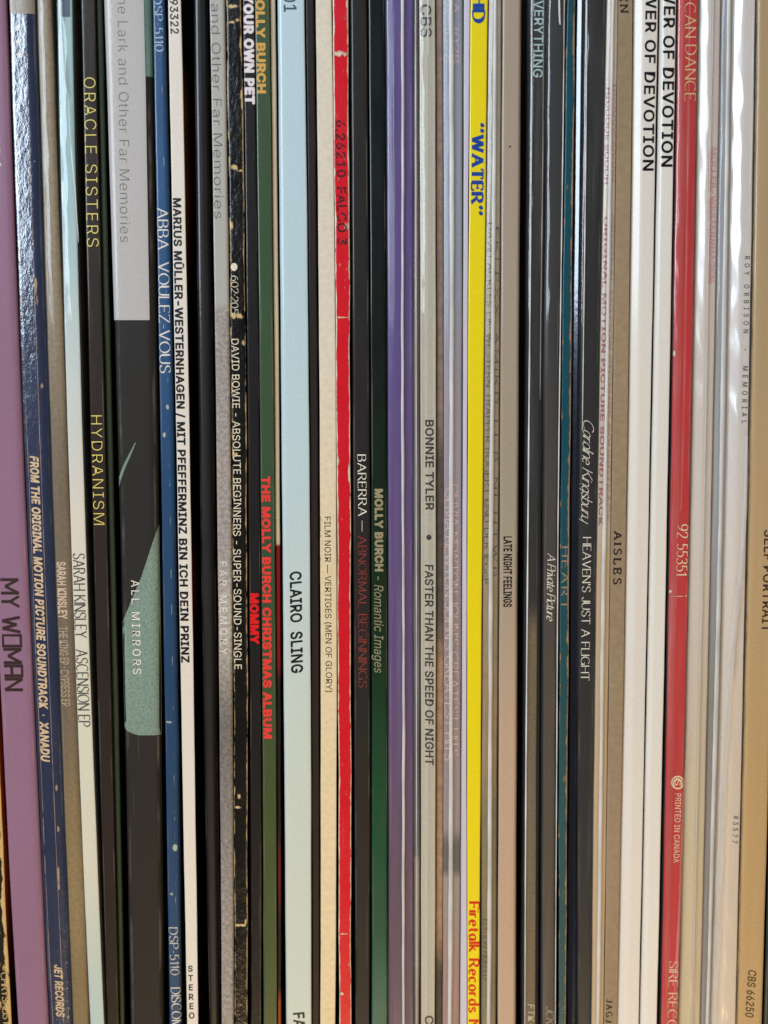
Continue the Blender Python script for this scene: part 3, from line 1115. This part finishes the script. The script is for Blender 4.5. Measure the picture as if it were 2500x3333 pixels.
molly = record('vinyl_record', 'deep green record with tan bold and thin slanted lettering beside the charcoal one',
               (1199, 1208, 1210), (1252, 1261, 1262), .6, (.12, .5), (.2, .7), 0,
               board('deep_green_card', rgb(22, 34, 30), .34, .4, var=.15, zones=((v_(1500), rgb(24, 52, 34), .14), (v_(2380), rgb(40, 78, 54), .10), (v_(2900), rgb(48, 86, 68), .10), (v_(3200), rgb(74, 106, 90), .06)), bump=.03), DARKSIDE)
violet = record('vinyl_record', 'violet record in a plastic sleeve with a milky seam down its middle',
                (1257, 1264, 1265), (1344, 1344, 1347), .3, (.10, .5), (.12, .5), .3,
                board('violet_card', rgb(88, 72, 130), .42, .4, var=.12, streak=.10, zones=((v_(1500), rgb(94, 70, 122), .15), (v_(2500), rgb(92, 70, 88), .15)), bump=.04, specks=.1), DARKSIDE)
slips = record('vinyl_record', 'thin dark record in plastic, a sliver between the violet and the pale grey spines',
               (1348, 1347, 1350), (1362, 1366, 1364), .8, (.3, .4), (.3, .4), .3,
               board('dark_plum_card', rgb(70, 52, 50), .4, .4, streak=.4, zones=((v_(2790), rgb(140, 116, 90), .004),)), DARKSIDE)
bonnie = record('vinyl_record', 'pale grey cream record in plastic with bold black capitals split by a dark line',
                (1365, 1370, 1371), (1416, 1419, 1415), .1, (.09, .35), (.09, .35), .25,
                board('pale_grey_card', rgb(196, 192, 176), .5, .35, var=.06, grain=.08, bump=.06, specks=.1), DARKSIDE)
mottled = record('vinyl_record', 'thin brown record mottled with dark grey patches in a dim gap',
                 (1419, 1421, 1417), (1440, 1444, 1440), .9, (.25, .6), (.2, .4), .3,
                 board('mottled_rose_card', rgb(140, 122, 110), .45, .35, var=.3, grain=.3, grain_scale=500,
                       zones=((v_(1430), rgb(92, 84, 76), .03), (v_(2100), rgb(160, 130, 105), .03), (v_(3090), rgb(70, 66, 58), .03))), DARKSIDE)
newton = record('vinyl_record', 'blue grey to dusty rose record in plastic with faint pink doubled lettering',
                (1442, 1445, 1441), (1505, 1502, 1495), .3, (.10, .4), (.16, .5), .2,
                board('dusty_blue_rose_card', rgb(140, 146, 164), .45, .35, var=.14, streak=.12, grain=.1,
                      zones=((v_(1100), rgb(160, 148, 160), .12), (v_(1800), rgb(150, 134, 138), .12), (v_(2720), rgb(88, 84, 80), .01), (v_(2845), rgb(152, 140, 134), .006), (v_(3050), rgb(158, 124, 118), .06))), DARKSIDE)
lavender = record('vinyl_record', 'plain thin lavender white record to the left of the yellow one',
                  (1510, 1505, 1497), (1530, 1520, 1521), .6, (.25, .6), (.1, .2), .1,
                  board('lavender_card', rgb(202, 198, 214), .5, .3, var=.05, streak=.06), DARKSIDE)
yellow = record('vinyl_record', 'bright yellow record with blue and red slab lettering',
                (1532, 1522, 1522), (1588, 1571, 1560), 0, (.10, .35), (.12, .35), .2,
                board('yellow_card', rgb(244, 212, 22), .42, .4, var=.03, grain=.02, bump=.04), DARKSIDE)
gold = record('vinyl_record', 'tan record in plastic with blurred dark letters half hidden behind a milky seam',
              (1592, 1574, 1568), (1631, 1622, 1612), .5, (.12, .4), (.14, .5), .3,
              board('tan_mottled_card', rgb(176, 166, 146), .45, .35, var=.30, grain=.16, grain_scale=420, streak=.1,
                    zones=((v_(900), rgb(160, 142, 104), .1), (v_(2000), rgb(148, 122, 74), .1), (v_(2560), rgb(122, 106, 62), .03))),
              board('plum_cover', rgb(90, 40, 44), .5, .3))
taupe = record('vinyl_record', 'plain taupe record with small condensed black capitals',
               (1636, 1627, 1620), (1699, 1688, 1680), .5, (.14, .6), (.20, 1.4), 0,
               board('taupe_card', rgb(166, 152, 136), .5, .3, var=.05, grain=.05, streak=.03, zones=((v_(1200), rgb(160, 150, 132), .1), (v_(2100), rgb(190, 164, 142), .15))), DARKSIDE)
everything = record('vinyl_record', 'black record in glossy plastic with pale cyan capitals at its top',
                    (1729, 1717, 1706), (1772, 1752, 1743), .6, (.14, .5), (.14, .5), .2,
                    board('speckled_black_card', rgb(33, 31, 31), .45, .35, grain=.25, specks=.25, zones=((v_(2010), rgb(112, 98, 74), .02),)), DARKSIDE)
picture = record('vinyl_record', 'dark brown record in glossy plastic with a white script title',
                 (1786, 1772, 1766), (1838, 1812, 1805), .6, (.14, .6), (.14, .5), .3,
                 board('umber_card', rgb(34, 31, 31), .45, .35, streak=.25, zones=((v_(1300), rgb(60, 53, 46), .1), (v_(2100), rgb(74, 62, 47), .1))), DARKSIDE)
heart = record('vinyl_record', 'worn teal record with spaced tan capitals and flaking right edge',
               (1847, 1825, 1819), (1873, 1855, 1842), .2, (.12, .4), (.14, .4), .7,
               board('worn_teal_card', rgb(26, 78, 92), .40, .4, var=.2, edge=(.25, .95, .34), chipcol=rgb(160, 134, 105), grain=.12, scuff=.25,
                     zones=((v_(2000), rgb(46, 84, 88), .2),), specks=.2), DARKSIDE)
blue_black = record('vinyl_record', 'unlettered glossy black record with a bluish sheen next to the worn teal one',
                    (1876, 1858, 1846), (1902, 1882, 1874), .3, (.78, .84, 1), (.10, .4), 0,
                    board('gloss_black_card', rgb(24, 26, 32), .22, .4, coat=1.0, coat_ior=2.0, coat_tint=(.35, .55, 1, 1)), DARKSIDE)
caroline = record('vinyl_record', 'black record in plastic with a white handwritten name above thin white capitals',
                  (1906, 1886, 1881), (1972, 1942, 1923), .4, (.10, .5), (.14, .6), .1,
                  board('black_gloss_card', rgb(38, 35, 34), .35, .4, grain=.06), DARKSIDE)
sound = record('vinyl_record', 'cream record in plastic with faded maroon doubled lettering along a milky seam',
               (1977, 1946, 1926), (2011, 1988, 1964), .3, (.12, .4), (.10, .3), .2,
               board('faded_cream_card', rgb(204, 190, 168), .5, .3, var=.08, streak=.06, zones=((v_(1750), rgb(198, 172, 130), .03),)), DARKSIDE)
kraft = record('vinyl_record', 'kraft brown cardboard record with typewriter capitals',
               (2013, 1990, 1966), (2060, 2039, 2008), .1, (.07, .25), (.07, .25), .15,
               board('kraft_card', rgb(152, 134, 110), .75, .15, coat=0, var=.16, grain=.12, grain_scale=700, specks=.9, speckcol=(.16, .12, .08, 1), bump=.1), DARKSIDE)
devotion = record('vinyl_record', 'white record with spaced black capitals, wider of two matching ones, right of kraft cardboard',
                  (2064, 2042, 2010), (2142, 2112, 2079), 0, (.42, 1.3, 1), (.05, .25), 0,
                  board('warm_white_card', rgb(222, 217, 209), .42, .35, var=.04, grain=.03, bump=.03), DARKSIDE)
devotion2 = record('vinyl_record', 'white record with spaced black capitals, narrower of two matching ones, left of the red',
                   (2150, 2118, 2084), (2201, 2172, 2138), .2, (.26, .9, 1), (.08, .3), 0,
                   board('cool_white_card', rgb(225, 222, 215), .40, .35, var=.03, grain=.03, bump=.03), DARKSIDE)
red = record('vinyl_record', 'red record in wrinkled plastic with pale yellow serif capitals and a round white emblem',
             (2209, 2183, 2152), (2272, 2244, 2206), .3, (.12, .5), (.10, .4), .2,
             board('red_card', rgb(196, 32, 40), .38, .4, var=.08, streak=.08,
                   chips=((v_(1148), .0035, .03, .07), (v_(1925), .0012, .08, .08), (v_(1941), .00035, .5, .38), (v_(1939), .0009, .9, .06)), chipcol=rgb(230, 215, 195)), DARKSIDE)
wall = record('vinyl_record', 'cream record in clear plastic with faint red letters beside the wrapped red one',
              (2277, 2249, 2210), (2345, 2315, 2278), .3, (.52, 1.6, 1), (.10, .4), .2,
              board('ivory_card', rgb(212, 204, 192), .5, .3, var=.08, grain=.06, zones=((v_(2200), rgb(206, 192, 150), .2),)), None)
fog = record('vinyl_record', 'grey record inside cloudy plastic, set back between cream and white spines',
             (2348, 2317, 2280), (2385, 2360, 2312), 1.0, (.2, .6), (.2, .6), 0,
             board('fog_grey_card', rgb(158, 164, 170), .45, .35, var=.05, streak=.05, zones=((v_(2000), rgb(132, 128, 118), .15),)), None)
memorial = record('vinyl_record', 'white record in loose glossy plastic with small spaced black capitals along its right edge',
                  (2387, 2362, 2316), (2458, 2430, 2393), .2, (.50, 1.6, 1), (.05, .2), 0,
                  board('bright_white_card', rgb(222, 216, 212), .45, .35, var=.04, grain=.03, zones=((v_(1900), rgb(224, 208, 188), .2),)), DARKSIDE)
tan = record('vinyl_record', 'wide tan record with italic black catalogue letters, at the right edge of the picture',
             (2464, 2438, 2397), (2560, 2524, 2480), .3, (.20, .9), (.14, .5), .1,
             board('tan_card', rgb(174, 152, 118), .5, .3, var=.08, grain=.06, streak=.05, zones=((v_(1300), rgb(186, 160, 122), .2), (v_(2100), rgb(188, 158, 114), .2))), DARKSIDE)
last = record('vinyl_record', 'dark grey green record whose edge shows only at the lower right corner',
              (2566, 2530, 2487), (2640, 2600, 2560), .6, (.2, .6), (.2, .6), 0,
              board('dark_grey_green_card', rgb(52, 58, 54), .45, .35), DARKSIDE)

settle()
for r in RECS:
    build_record(r)

# ------------------------------------------------------------------ paper band, artwork patch and other printed areas
def strip(r, row0, row1, off, mat, name, u0=0, u1=1, side=0.0, n=24):
    z1, z0 = pt(1250, row0, r.depth).z, pt(1250, row1, r.depth).z
    return link(name, shell(r, name, z0, min(z1, H), off * MM, n, u0, u1, side), r.root, mat)


strip(mirrors, -400, 248, .03, board('artwork_teal_top', rgb(96, 128, 122), .55, .3, grain=.15), 'printed_artwork', side=.01)
strip(mirrors, -380, 1042, .16, board('band_paper', rgb(182, 178, 176), .5, .3, var=.03, grain=.05), 'paper_band', 0.0, .84, side=0)
SAGE = [(1700, 519), (1740, 505), (1812, 482), (1872, 462), (1918, 443), (1965, 424), (2008, 406), (2030, 397), (2062, 389), (2120, 388),
        (2300, 392), (2352, 395), (2368, 402), (2380, 416), (2388, 432), (2393, 450)]


def sage_left(py):
    for (a, xa), (b, xb) in zip(SAGE, SAGE[1:]):
        if a <= py <= b:
            return xa + (xb - xa) * (py - a) / (b - a)
    return 519


patch(mirrors, [(p, sage_left(p), 524) for p in [1700 + 693 * i / 110 for i in range(111)]],
      board('artwork_sage', rgb(124, 144, 132), .6, .25, coat=0, grain=.30, grain_scale=1900, var=.10), 'printed_artwork', .08)
shape(mirrors, taper([(441, 1441), (424, 1478), (405, 1518), (391, 1556), (380, 1595), (377, 1632)], 9), ink(rgb(120, 140, 130), .6), 'printed_artwork', .03)
strip(navy, -300, 44, .02, board('navy_cream_end', rgb(150, 140, 128), .4, .4, grain=.1), 'printed_panel', .02, .98)
strip(pale, -300, 55, .03, board('dark_pill_label', rgb(70, 82, 100), .35, .4), 'hype_sticker', .28, .86)

# ------------------------------------------------------------------ lettering
K = ink(rgb(28, 26, 26))
CR = ink(rgb(222, 196, 158))
WH = ink(rgb(236, 228, 214))

place(ornate, pen('CHRYSALIS R', .13, .08, serif=.06, track=.16), 3165, 3345, 14, 25, 22, ink(rgb(200, 172, 120)))
place(purple, pen('MY WOMAN', .20, .16, 0, over=BLOCK, track=.22), 1882, 2250, 30, 46, 58, ink(rgb(62, 46, 44)))
place(purple, sans('EN'), 428, 540, -22, -16, 40, ink(rgb(190, 205, 180)))
for cy, cx in ((92, 58), (135, 60), (179, 62)):
    st = []
    for i in range(10):
        a = math.radians(90 + 36 * i)
        q = 12.5 if i % 2 == 0 else 5.4
        st.append((cx + q * math.sin(a - math.pi / 2 + .0) * 1.0, cy - q * math.cos(a - math.pi / 2)))
    shape(navy, st, ink((.86, .85, .82, 1)), 'printed_star')
place(navy, sans('FROM THE ORIGINAL MOTION PICTURE SOUNDTRACK  ·  XANADU', bold=.035, shear=.18), 1484, 2480, 111, 148, 29, ink(rgb(208, 182, 148), .4, .3))
place(navy, sans('JET RECORDS', bold=.03, shear=.2), 3140, 3310, 189, 197, 27, ink(rgb(204, 178, 145), .4, .3), span=None)
place(brown, sans('SARAH KINSLEY', bold=.03), 1828, 2014, 199, 204, 30, ink(rgb(214, 186, 158)))
place(brown, sans('THE KING EP · CYPRESS EP'), 2040, 2298, 205, 212, 28, ink(rgb(196, 172, 142)))
place(pale, pen('SARAH KINSLEY', .14, .06, 8, serif=.03, track=.2), 1801, 2076, 256, 262, 37, ink(rgb(58, 42, 40)))
place(pale, pen('ASCENSION EP', .14, .06, 8, serif=.03, track=.2), 2114, 2366, 262, 271, 37, ink(rgb(58, 42, 40)))
YL = ink(rgb(226, 208, 110))
place(oracle, sans('ORACLE SISTERS', space=1.15, bold=-.012), 252, 803, 285, 296, 39, YL)
place(oracle, sans('HYDRANISM', space=1.1, bold=-.012), 1352, 1708, 313, 323, 36, YL)
place(mirrors, sans('the Lark and Other Far Memories', bold=-.016, space=1.05), -28, 788, 399, 408, 33, ink(rgb(96, 94, 92)), off=.22)
place(mirrors, sans('ALL MIRRORS', space=1.3), 1888, 2194, 440, 447, 26, WH, off=.15)
AW = ink(rgb(216, 212, 204))
place(abba, pen('DSP-5110', .12, .04, serif=.05, track=.2), -14, 168, 513, 519, 27, ink(rgb(170, 190, 205)))
place(abba, pen('ABBA  VOULEZ-VOUS', .13, .045, 10, serif=.07, track=.2), 676, 1215, 525, 537, 34, AW)
place(abba, pen('DSP-5110', .12, .04, serif=.05, track=.2), 3018, 3174, 564, 570, 28, ink(rgb(198, 196, 186), .4, .3))
place(abba, pen('DISCOM', .13, .045, serif=.06, track=.2), 3214, 3346, 571, 578, 29, AW)
place(marius, sans('93322', bold=.015), -2, 110, 565, 569, 27, K)
place(marius, sans('MARIUS MÜLLER-WESTERNHAGEN / MIT PFEFFERMINZ BIN ICH DEIN PRINZ', bold=.028, space=1.02), 645, 2157, 576, 602, 27, K)
for i, ch in enumerate('STEREO'):
    vs, fs, lv = sans(ch, bold=.02)
    x0, x1 = min(p[0] for p in vs), max(p[0] for p in vs)
    cx, cy = 619.5 + i * .9, 3153 + i * 30.5
    lay_on(marius, [(cx + (a - (x0 + x1) / 2) * 19, cy + (.5 - b) * 20) for a, b in vs], fs, lv, K, 'lettering')
place(grey, sans('the Lark and Other Far Memories', bold=-.012, space=1.05), -245, 711, 697, 712, 30, ink(rgb(100, 98, 96)))
place(grey, sans('FAR MEMORY', space=1.4), 1828, 2130, 726, 729, 24, ink(rgb(226, 222, 214)))
BW = ink(rgb(226, 216, 192), .4, .12)
shape(bowie, blob(762, 869, 11, 13), BW, 'printed_dot')
place(bowie, pen('602·205', .09, .05, track=.16), 897, 1022, 762, 763, 23, BW)
place(bowie, sans('DAVID BOWIE - ABSOLUTE BEGINNERS - SUPER-SOUND-SINGLE'), 1103, 2178, 762, 773, 24, BW)
place(mommy, sans('YOUR OWN PET', bold=.055), -20, 340, 804, 809, 33, ink(rgb(222, 212, 214)))
place(mommy, sans('MOMMY', bold=.055), 1931, 2096, 827, 829, 29, ink(rgb(214, 36, 40)))
place(green, sans('MOLLY BURCH', bold=.045), -42, 304, 845, 850, 30, ink(rgb(206, 160, 82)))
place(green, sans('THE MOLLY BURCH CHRISTMAS ALBUM', bold=.045), 1549, 2404, 865, 871, 29, ink(rgb(222, 66, 62)))
place(clairo, sans('01', bold=.01), -20, 39, 942, 945, 42, ink(rgb(72, 86, 92)))
place(clairo, sans('CLAIRO  SLING', bold=.022, shear=-.12, space=1.03), 1860, 2191, 962, 967, 39, ink(rgb(30, 38, 36)))
place(clairo, sans('FA', bold=.022, shear=-.12), 3294, 3347, 972, 975, 38, ink(rgb(30, 38, 36)))
place(noir, sans('FILM NOIR — VERTIGES (MEN OF GLORY)'), 1682, 2253, 1066, 1071, 20, ink(rgb(58, 50, 44)))
place(falco, sans('6.26210  FALCO 3', bold=.02), 391, 798, 1108, 1114, 31, ink(rgb(72, 22, 30), .5, .55))
place(barerra, pen('BARERRA', .11, .035, serif=.06, track=.2), 1479, 1680, 1177, 1180, 27, WH)
place(barerra, pen('—', .1, .05), 1694, 1730, 1180, 1180, 27, WH)
place(barerra, pen('ABNORMAL BEGINNINGS', .11, .04, serif=.06, track=.2), 1744, 2238, 1179, 1181, 27, ink(rgb(134, 62, 58)))
place(molly, sans('MOLLY BURCH', bold=.05), 1591, 1860, 1233, 1234, 28, ink(rgb(150, 142, 112)))
place(molly, sans('- Romantic Images', shear=.2), 1876, 2190, 1233, 1233, 29, ink(rgb(146, 140, 116)))
BK = ink(rgb(52, 48, 44), .5, .12)
place(bonnie, sans('CBS', bold=.015), 14, 121, 1386, 1388, 35, ink(rgb(86, 84, 82)))
place(bonnie, sans('BONNIE TYLER', bold=.022), 1367, 1660, 1398, 1399, 28, BK)
shape(bonnie, blob(1396, 1749, 8.5, 9), BK, 'printed_dot')
place(bonnie, sans('FASTER THAN THE SPEED OF NIGHT', bold=.02, shear=.06), 1838, 2491, 1397, 1398, 28, BK)
place(bonnie, sans('CBS', bold=.015), 3306, 3392, 1397, 1397, 28, BK)
PK = ink(rgb(216, 178, 168), .5, .25)
place(newton, pen('MCA 3028', .11, .05, serif=.05, track=.2), -90, 206, 1456, 1456, 24, ink(rgb(166, 164, 176), .5, .3))
place(newton, pen('MCA 3028', .11, .05, serif=.05, track=.2), -90, 206, 1483, 1483, 22, ink(rgb(200, 176, 180), .5, .2))
for cx, cp, dy in ((1455, 25, 14), (1479, 24, 0)):
    place(newton, pen("OLIVIA NEWTON-JOHN'S GREATEST HITS", .13, .07, 10, serif=.05, track=.2), 1575 + dy, 2462 + dy, cx, cx, cp, PK)
place(yellow, pen("HD", .29, .12, serif=.14, sthick=.11, track=.30), -24, 76, 1559, 1557, 38, ink(rgb(34, 74, 150)))
place(yellow, pen('“WATER”', .29, .12, 10, serif=.14, sthick=.11, track=.30), 400, 702, 1556, 1552, 37, ink(rgb(34, 72, 152)))
place(yellow, pen('Firetalk Records N', .21, .11, 10, serif=.10, sthick=.10, track=.26), 2934, 3352, 1546, 1541, 32, ink(rgb(206, 40, 22)))
OL = ink(rgb(84, 72, 44), .5, .5)
place(gold, pen('DAVID ACKLES EIN WESTERN TRAPPER BOGERT UND DER IEGER', .16, .09, serif=.05, track=.24), 725, 1905, 1596, 1582, 17, OL)
place(gold, pen('EKLPXX AMIKD LI B NI HTWR', .12, .07, serif=.05, track=.5), 740, 1880, 1621, 1610, 12, OL)
place(gold, pen('EDITION HUELED', .16, .10, track=.24, shear=.2), 2990, 3190, 1580, 1578, 17, ink(rgb(76, 62, 36), .5, .3))
place(taupe, sans('LATE NIGHT FEELINGS', bold=.025), 1746, 1976, 1653, 1652, 28, ink(rgb(30, 22, 20)))
CY = ink(rgb(176, 204, 206))
place(everything, sans('EVERYTHING', bold=.005), -22, 252, 1756, 1752, 30, CY)
place(everything, sans('FTK-', bold=.01, shear=.1), 3268, 3342, 1732, 1731, 22, ink(rgb(184, 176, 150)))
place(picture, pen('A Private Picture', .10, .05, 30, track=.07, shear=.3, script=True), 1800, 2022, 1799, 1802, 27, WH)
place(picture, pen('JCK-', .09, .05, 30, track=.14, shear=.3), 3276, 3346, 1794, 1793, 25, ink(rgb(172, 160, 132)))
place(heart, pen('HEART', .14, .06, serif=.07, track=.42), 1778, 1982, 1841, 1837, 22, ink(rgb(150, 130, 104), .5, .25))
place(heart, pen('DSR7', .11, .06, serif=.05, track=.3), 3284, 3348, 1829, 1828, 19, ink(rgb(96, 116, 108), .5, .3))
place(caroline, pen('Caroline Kingsbury', .065, .045, 35, track=.10, shear=.45, script=True), 1368, 1706, 1916, 1908, 34, WH)
place(caroline, pen("HEAVEN'S JUST A FLIGHT", .11, .04, serif=.055, track=.19), 1748, 2215, 1911, 1904, 27, WH)
MR = ink(rgb(156, 84, 88), .5, .25)
MR2 = ink(rgb(196, 150, 140), .5, .25)
for cxa, cxb, cp, m_, dy in ((1967, 1954, 15, MR, 0), (1998, 1981, 14, MR2, -10)):
    place(sound, sans('ORIGINAL MOTION PICTURE SOUNDTRACK', bold=.025), 705 + dy, 1712 + dy, cxa, cxb, cp, m_)
    place(sound, sans('HICOOOE SOOOH', bold=.025), 285 + dy, 600 + dy, cxa + 10, cxa + 4, cp, m_)
TY = ink(rgb(48, 38, 32), .6, .2)
place(kraft, pen('EN', .18, .14, 0, serif=.16, sthick=.13, track=.55), -18, 43, 2029, 2033, 25, TY)
place(kraft, pen('AISLES', .23, .17, 0, serif=.18, sthick=.16, track=.6), 1727, 1903, 2011, 2009, 24, TY)
place(kraft, pen('JAGJA', .22, .16, 0, serif=.15, sthick=.15, track=.6), 3252, 3352, 1984, 1981, 19, TY)
DK = ink(rgb(40, 33, 36))
place(devotion, sans('WER OF DEVOTION', bold=.02, space=1.06), -28, 556, 2123, 2116, 36, DK)
place(devotion2, sans('WER OF DEVOTION', bold=.02, space=1.06), -42, 543, 2183, 2179, 37, DK)
PY = ink(rgb(226, 202, 140))
PY2 = ink(rgb(232, 214, 176))
place(red, pen('CAN DANCE', .10, .04, serif=.05, track=.2), 8, 329, 2246, 2252, 35, PY)
place(red, pen('92 55351', .13, .06, track=.18), 1706, 1873, 2224, 2218, 34, PY2)
ring_o, ring_i = blob(2206, 2547, 22, 22, 40), blob(2206, 2547, 17, 17, 40)
lay_on(red, ring_o + ring_i, [(i, (i + 1) % 40, 40 + (i + 1) % 40, 40 + i) for i in range(40)], [0] * 80, PY2, 'printed_emblem')
place(red, pen('C', .2, .14, track=.1), 2533, 2561, 2206, 2206, 27, PY2, 'printed_emblem')
place(red, pen('S', .17, .12, track=.1), 2537, 2557, 2206, 2206, 17, PY2, 'printed_emblem')
place(red, sans('PRINTED IN CANADA', space=1.04), 2583, 2808, 2208, 2201, 19, PY2)
place(red, pen('SIRE RECORDS', .11, .045, serif=.05, track=.2), 3128, 3440, 2194, 2185, 30, PY2)
RP = ink(rgb(206, 150, 144), .5, .4)
place(wall, sans('MÜLLER-WESTERNHAGEN', bold=.03), 480, 918, 2331, 2324, 17, RP)
place(wall, sans('MÜLLER-WESTERNHAGEN', bold=.03), 494, 924, 2312, 2308, 13, RP)
place(tan, sans('CBS 66250', bold=.012, shear=.22), 3158, 3312, 2449, 2439, 27, ink(rgb(66, 54, 40)))
place(tan, sans('SELF PORTRAIT', bold=.012, space=1.05), 1725, 2056, 2512, 2503, 30, ink(rgb(66, 54, 44)))
place(memorial, sans('ROY ORBISON  -  MEMORIAL', space=1.9, bold=.01), 834, 1378, 2444, 2430, 17, ink((.01, .01, .012, 1)))
place(memorial, sans('#3577', space=1.6, bold=.012), 2655, 2745, 2396, 2392, 17, ink((.01, .01, .01, 1)))
shape(taupe, blob(1660, 477, 3.2, 3.2, 10), ink(rgb(30, 28, 26)), 'printed_speck')

# ------------------------------------------------------------------ plastic outer sleeves
plastic(brown, film('brown_film', .06, rough=.12, crinkle=.25), .2)
plastic(pale, film('pale_film', .05, rough=.08, crinkle=.35), .25, 1, 5, rumple=.12)
plastic(violet, film('violet_film', .05, rough=.18, crinkle=.45, gloss=.55), .25, 0, 0, (.60, .055), SEAM)
plastic(slips, film('slips_film', .22, rough=.12, crinkle=.4), .2)
plastic(bonnie, film('bonnie_film', .05, rough=.08, crinkle=.4), .25, 1, 1, (.54, .018), milky('dark_seam', (.22, .21, .22, 1), .7))
plastic(newton, film('newton_film', .10, rough=.2, crinkle=.35, gloss=.7), .25, 0, 1, (.42, .12), SEAM)
plastic(gold, film('gold_film', .12, rough=.16, crinkle=.3), .25, 1, 1, (.52, .14), SEAM)
plastic(everything, film('everything_film', .05, rough=.08, crinkle=.5), .3, 5, 7)
plastic(picture, film('picture_film', .07, rough=.08, crinkle=.55), .3, 2, 4)
plastic(caroline, film('caroline_film', .04, rough=.08, crinkle=.45), .3, 2, 3)
plastic(sound, film('sound_film', .12, rough=.16, crinkle=.3), .25, 1, 1, (.50, .15), SEAM)
plastic(red, film('red_film', .08, rough=.10, crinkle=.35), .25, 1, 3, rumple=.15)
plastic(wall, film('wall_film', .20, rough=.16, crinkle=.4, hazecol=(.78, .66, .70, 1), gloss=1.3), .3, 1, 1, (.62, .02), SEAM, puff=.12, rumple=.16)  # pink haze colour paints in the reflection of the red neighbour
plastic(fog, film('fog_film', .16, rough=.12, crinkle=.4), .35, 0, 1, (.62, .18), SEAM)
plastic(memorial, film('memorial_film', .10, rough=.15, crinkle=.5, gloss=1.7), .5, 2, 0, amp=1.6, puff=.14, rumple=.30)


def fold(r, parent, pts, w, mat, off, name='film_fold_or_glint'):
    """a crease in the loose plastic or a painted highlight line on it: a thin raised ribbon through photo points"""
    p = sp(*pts, n=14)
    rows, uvs = [], []
    for i, (x, y) in enumerate(p):
        t = i / (len(p) - 1)
        ww = w * (.35 + .65 * math.sin(math.pi * min(.97, max(.03, t))) ** .5) * (1 + .12 * math.sin(y / 37) + .08 * math.sin(y / 13))
        row, uvr = [], []
        for k in range(7):
            q = -1 + k / 3
            P = pt(x + q * ww / 2, y, r.depth)
            xl, xr = edges(r, P.z)
            u = min(1, max(0, (P.x - xl) / (xr - xl)))
            row.append(Vector((P.x, r.depth + prof_y(r, u) - (off + .14 * (1 - q * q) + .05 * math.sin(7 * q + y / 60)) * MM, P.z)) - r.loc)
            uvr.append((u, y / 3333))
        rows.append(row)
        uvs.append(uvr)
    rows.reverse(); uvs.reverse()
    return link(name, grid_mesh(name, rows, uvs), parent, mat)


def film_of(r):
    return [c for c in r.root.children if c.name.startswith('plastic_sleeve')][0]


CREASE = milky('fold_film', (.70, .70, .69, 1), .38)
GLINT = milky('edge_glint', (.86, .88, .88, 1), .8)  # milky white for highlight lines painted onto film edges
fold(memorial, film_of(memorial), [(2428, 1420), (2422, 1640), (2408, 1860), (2394, 2010), (2380, 2200)], 15, CREASE, .95)
fold(memorial, film_of(memorial), [(2398, 1900), (2376, 2160), (2358, 2450), (2344, 2800), (2330, 3180), (2322, 3420)], 20, CREASE, .95)
fold(memorial, film_of(memorial), [(2448, 60), (2446, 330), (2440, 560), (2438, 700)], 8, CREASE, .95)
fold(wall, film_of(wall), [(2312, -40), (2308, 500), (2296, 1300), (2276, 2200), (2250, 3400)], 5, CREASE, .7)
fold(pale, film_of(pale), [(199, -20), (205, 130), (214, 260), (222, 312)], 5, GLINT, .85)  # torn film edge, its highlight painted in as a pale ribbon
fold(pale, film_of(pale), [(226, 330), (231, 430), (238, 520), (246, 600), (252, 700), (258, 790)], 4, GLINT, .85)  # torn edge continues, highlight streak again put into the colour
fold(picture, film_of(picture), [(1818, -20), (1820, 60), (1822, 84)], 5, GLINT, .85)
fold(red, film_of(red), [(2240, 2380), (2224, 2600), (2212, 2900), (2194, 3240), (2186, 3400)], 9, milky('red_fold', (.80, .42, .40, 1), .30), .8)
RBAND = milky('red_band', (.66, .26, .24, 1), .25)
fold(red, film_of(red), [(2221, -40), (2211, 700), (2197, 1660), (2178, 2600), (2166, 3400)], 20, RBAND, .75)
fold(red, film_of(red), [(2244, -40), (2236, 600), (2224, 1300), (2214, 1660)], 8, RBAND, .9)
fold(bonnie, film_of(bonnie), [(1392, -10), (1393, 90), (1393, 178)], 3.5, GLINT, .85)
fold(violet, film_of(violet), [(1282, 210), (1281, 420), (1284, 700)], 3.5, CREASE, .8)
fold(everything, film_of(everything), [(1731, -30), (1728, 500), (1723, 1100), (1718, 1660), (1711, 2500), (1707, 3400)], 4.5, GLINT, .8)  # left edge highlight painted as a pale ribbon, no fold here
fold(everything, film_of(everything), [(1769, -30), (1766, 500), (1760, 1000), (1757, 1300)], 4, CREASE, .8)  # fainter right edge highlight, also painted, not a crease
fold(picture, film_of(picture), [(1836, -30), (1832, 400), (1824, 1000), (1816, 1660), (1811, 2500), (1806, 3400)], 4, GLINT, .8)  # painted highlight line down the right film edge
fold(caroline, film_of(caroline), [(1909, -30), (1905, 500), (1899, 1000), (1894, 1400)], 4, GLINT, .8)  # highlight of the left film edge, drawn as a pale strip
fold(bonnie, film_of(bonnie), [(1367, -30), (1369, 800), (1371, 1700), (1372, 3400)], 3, CREASE, .7)
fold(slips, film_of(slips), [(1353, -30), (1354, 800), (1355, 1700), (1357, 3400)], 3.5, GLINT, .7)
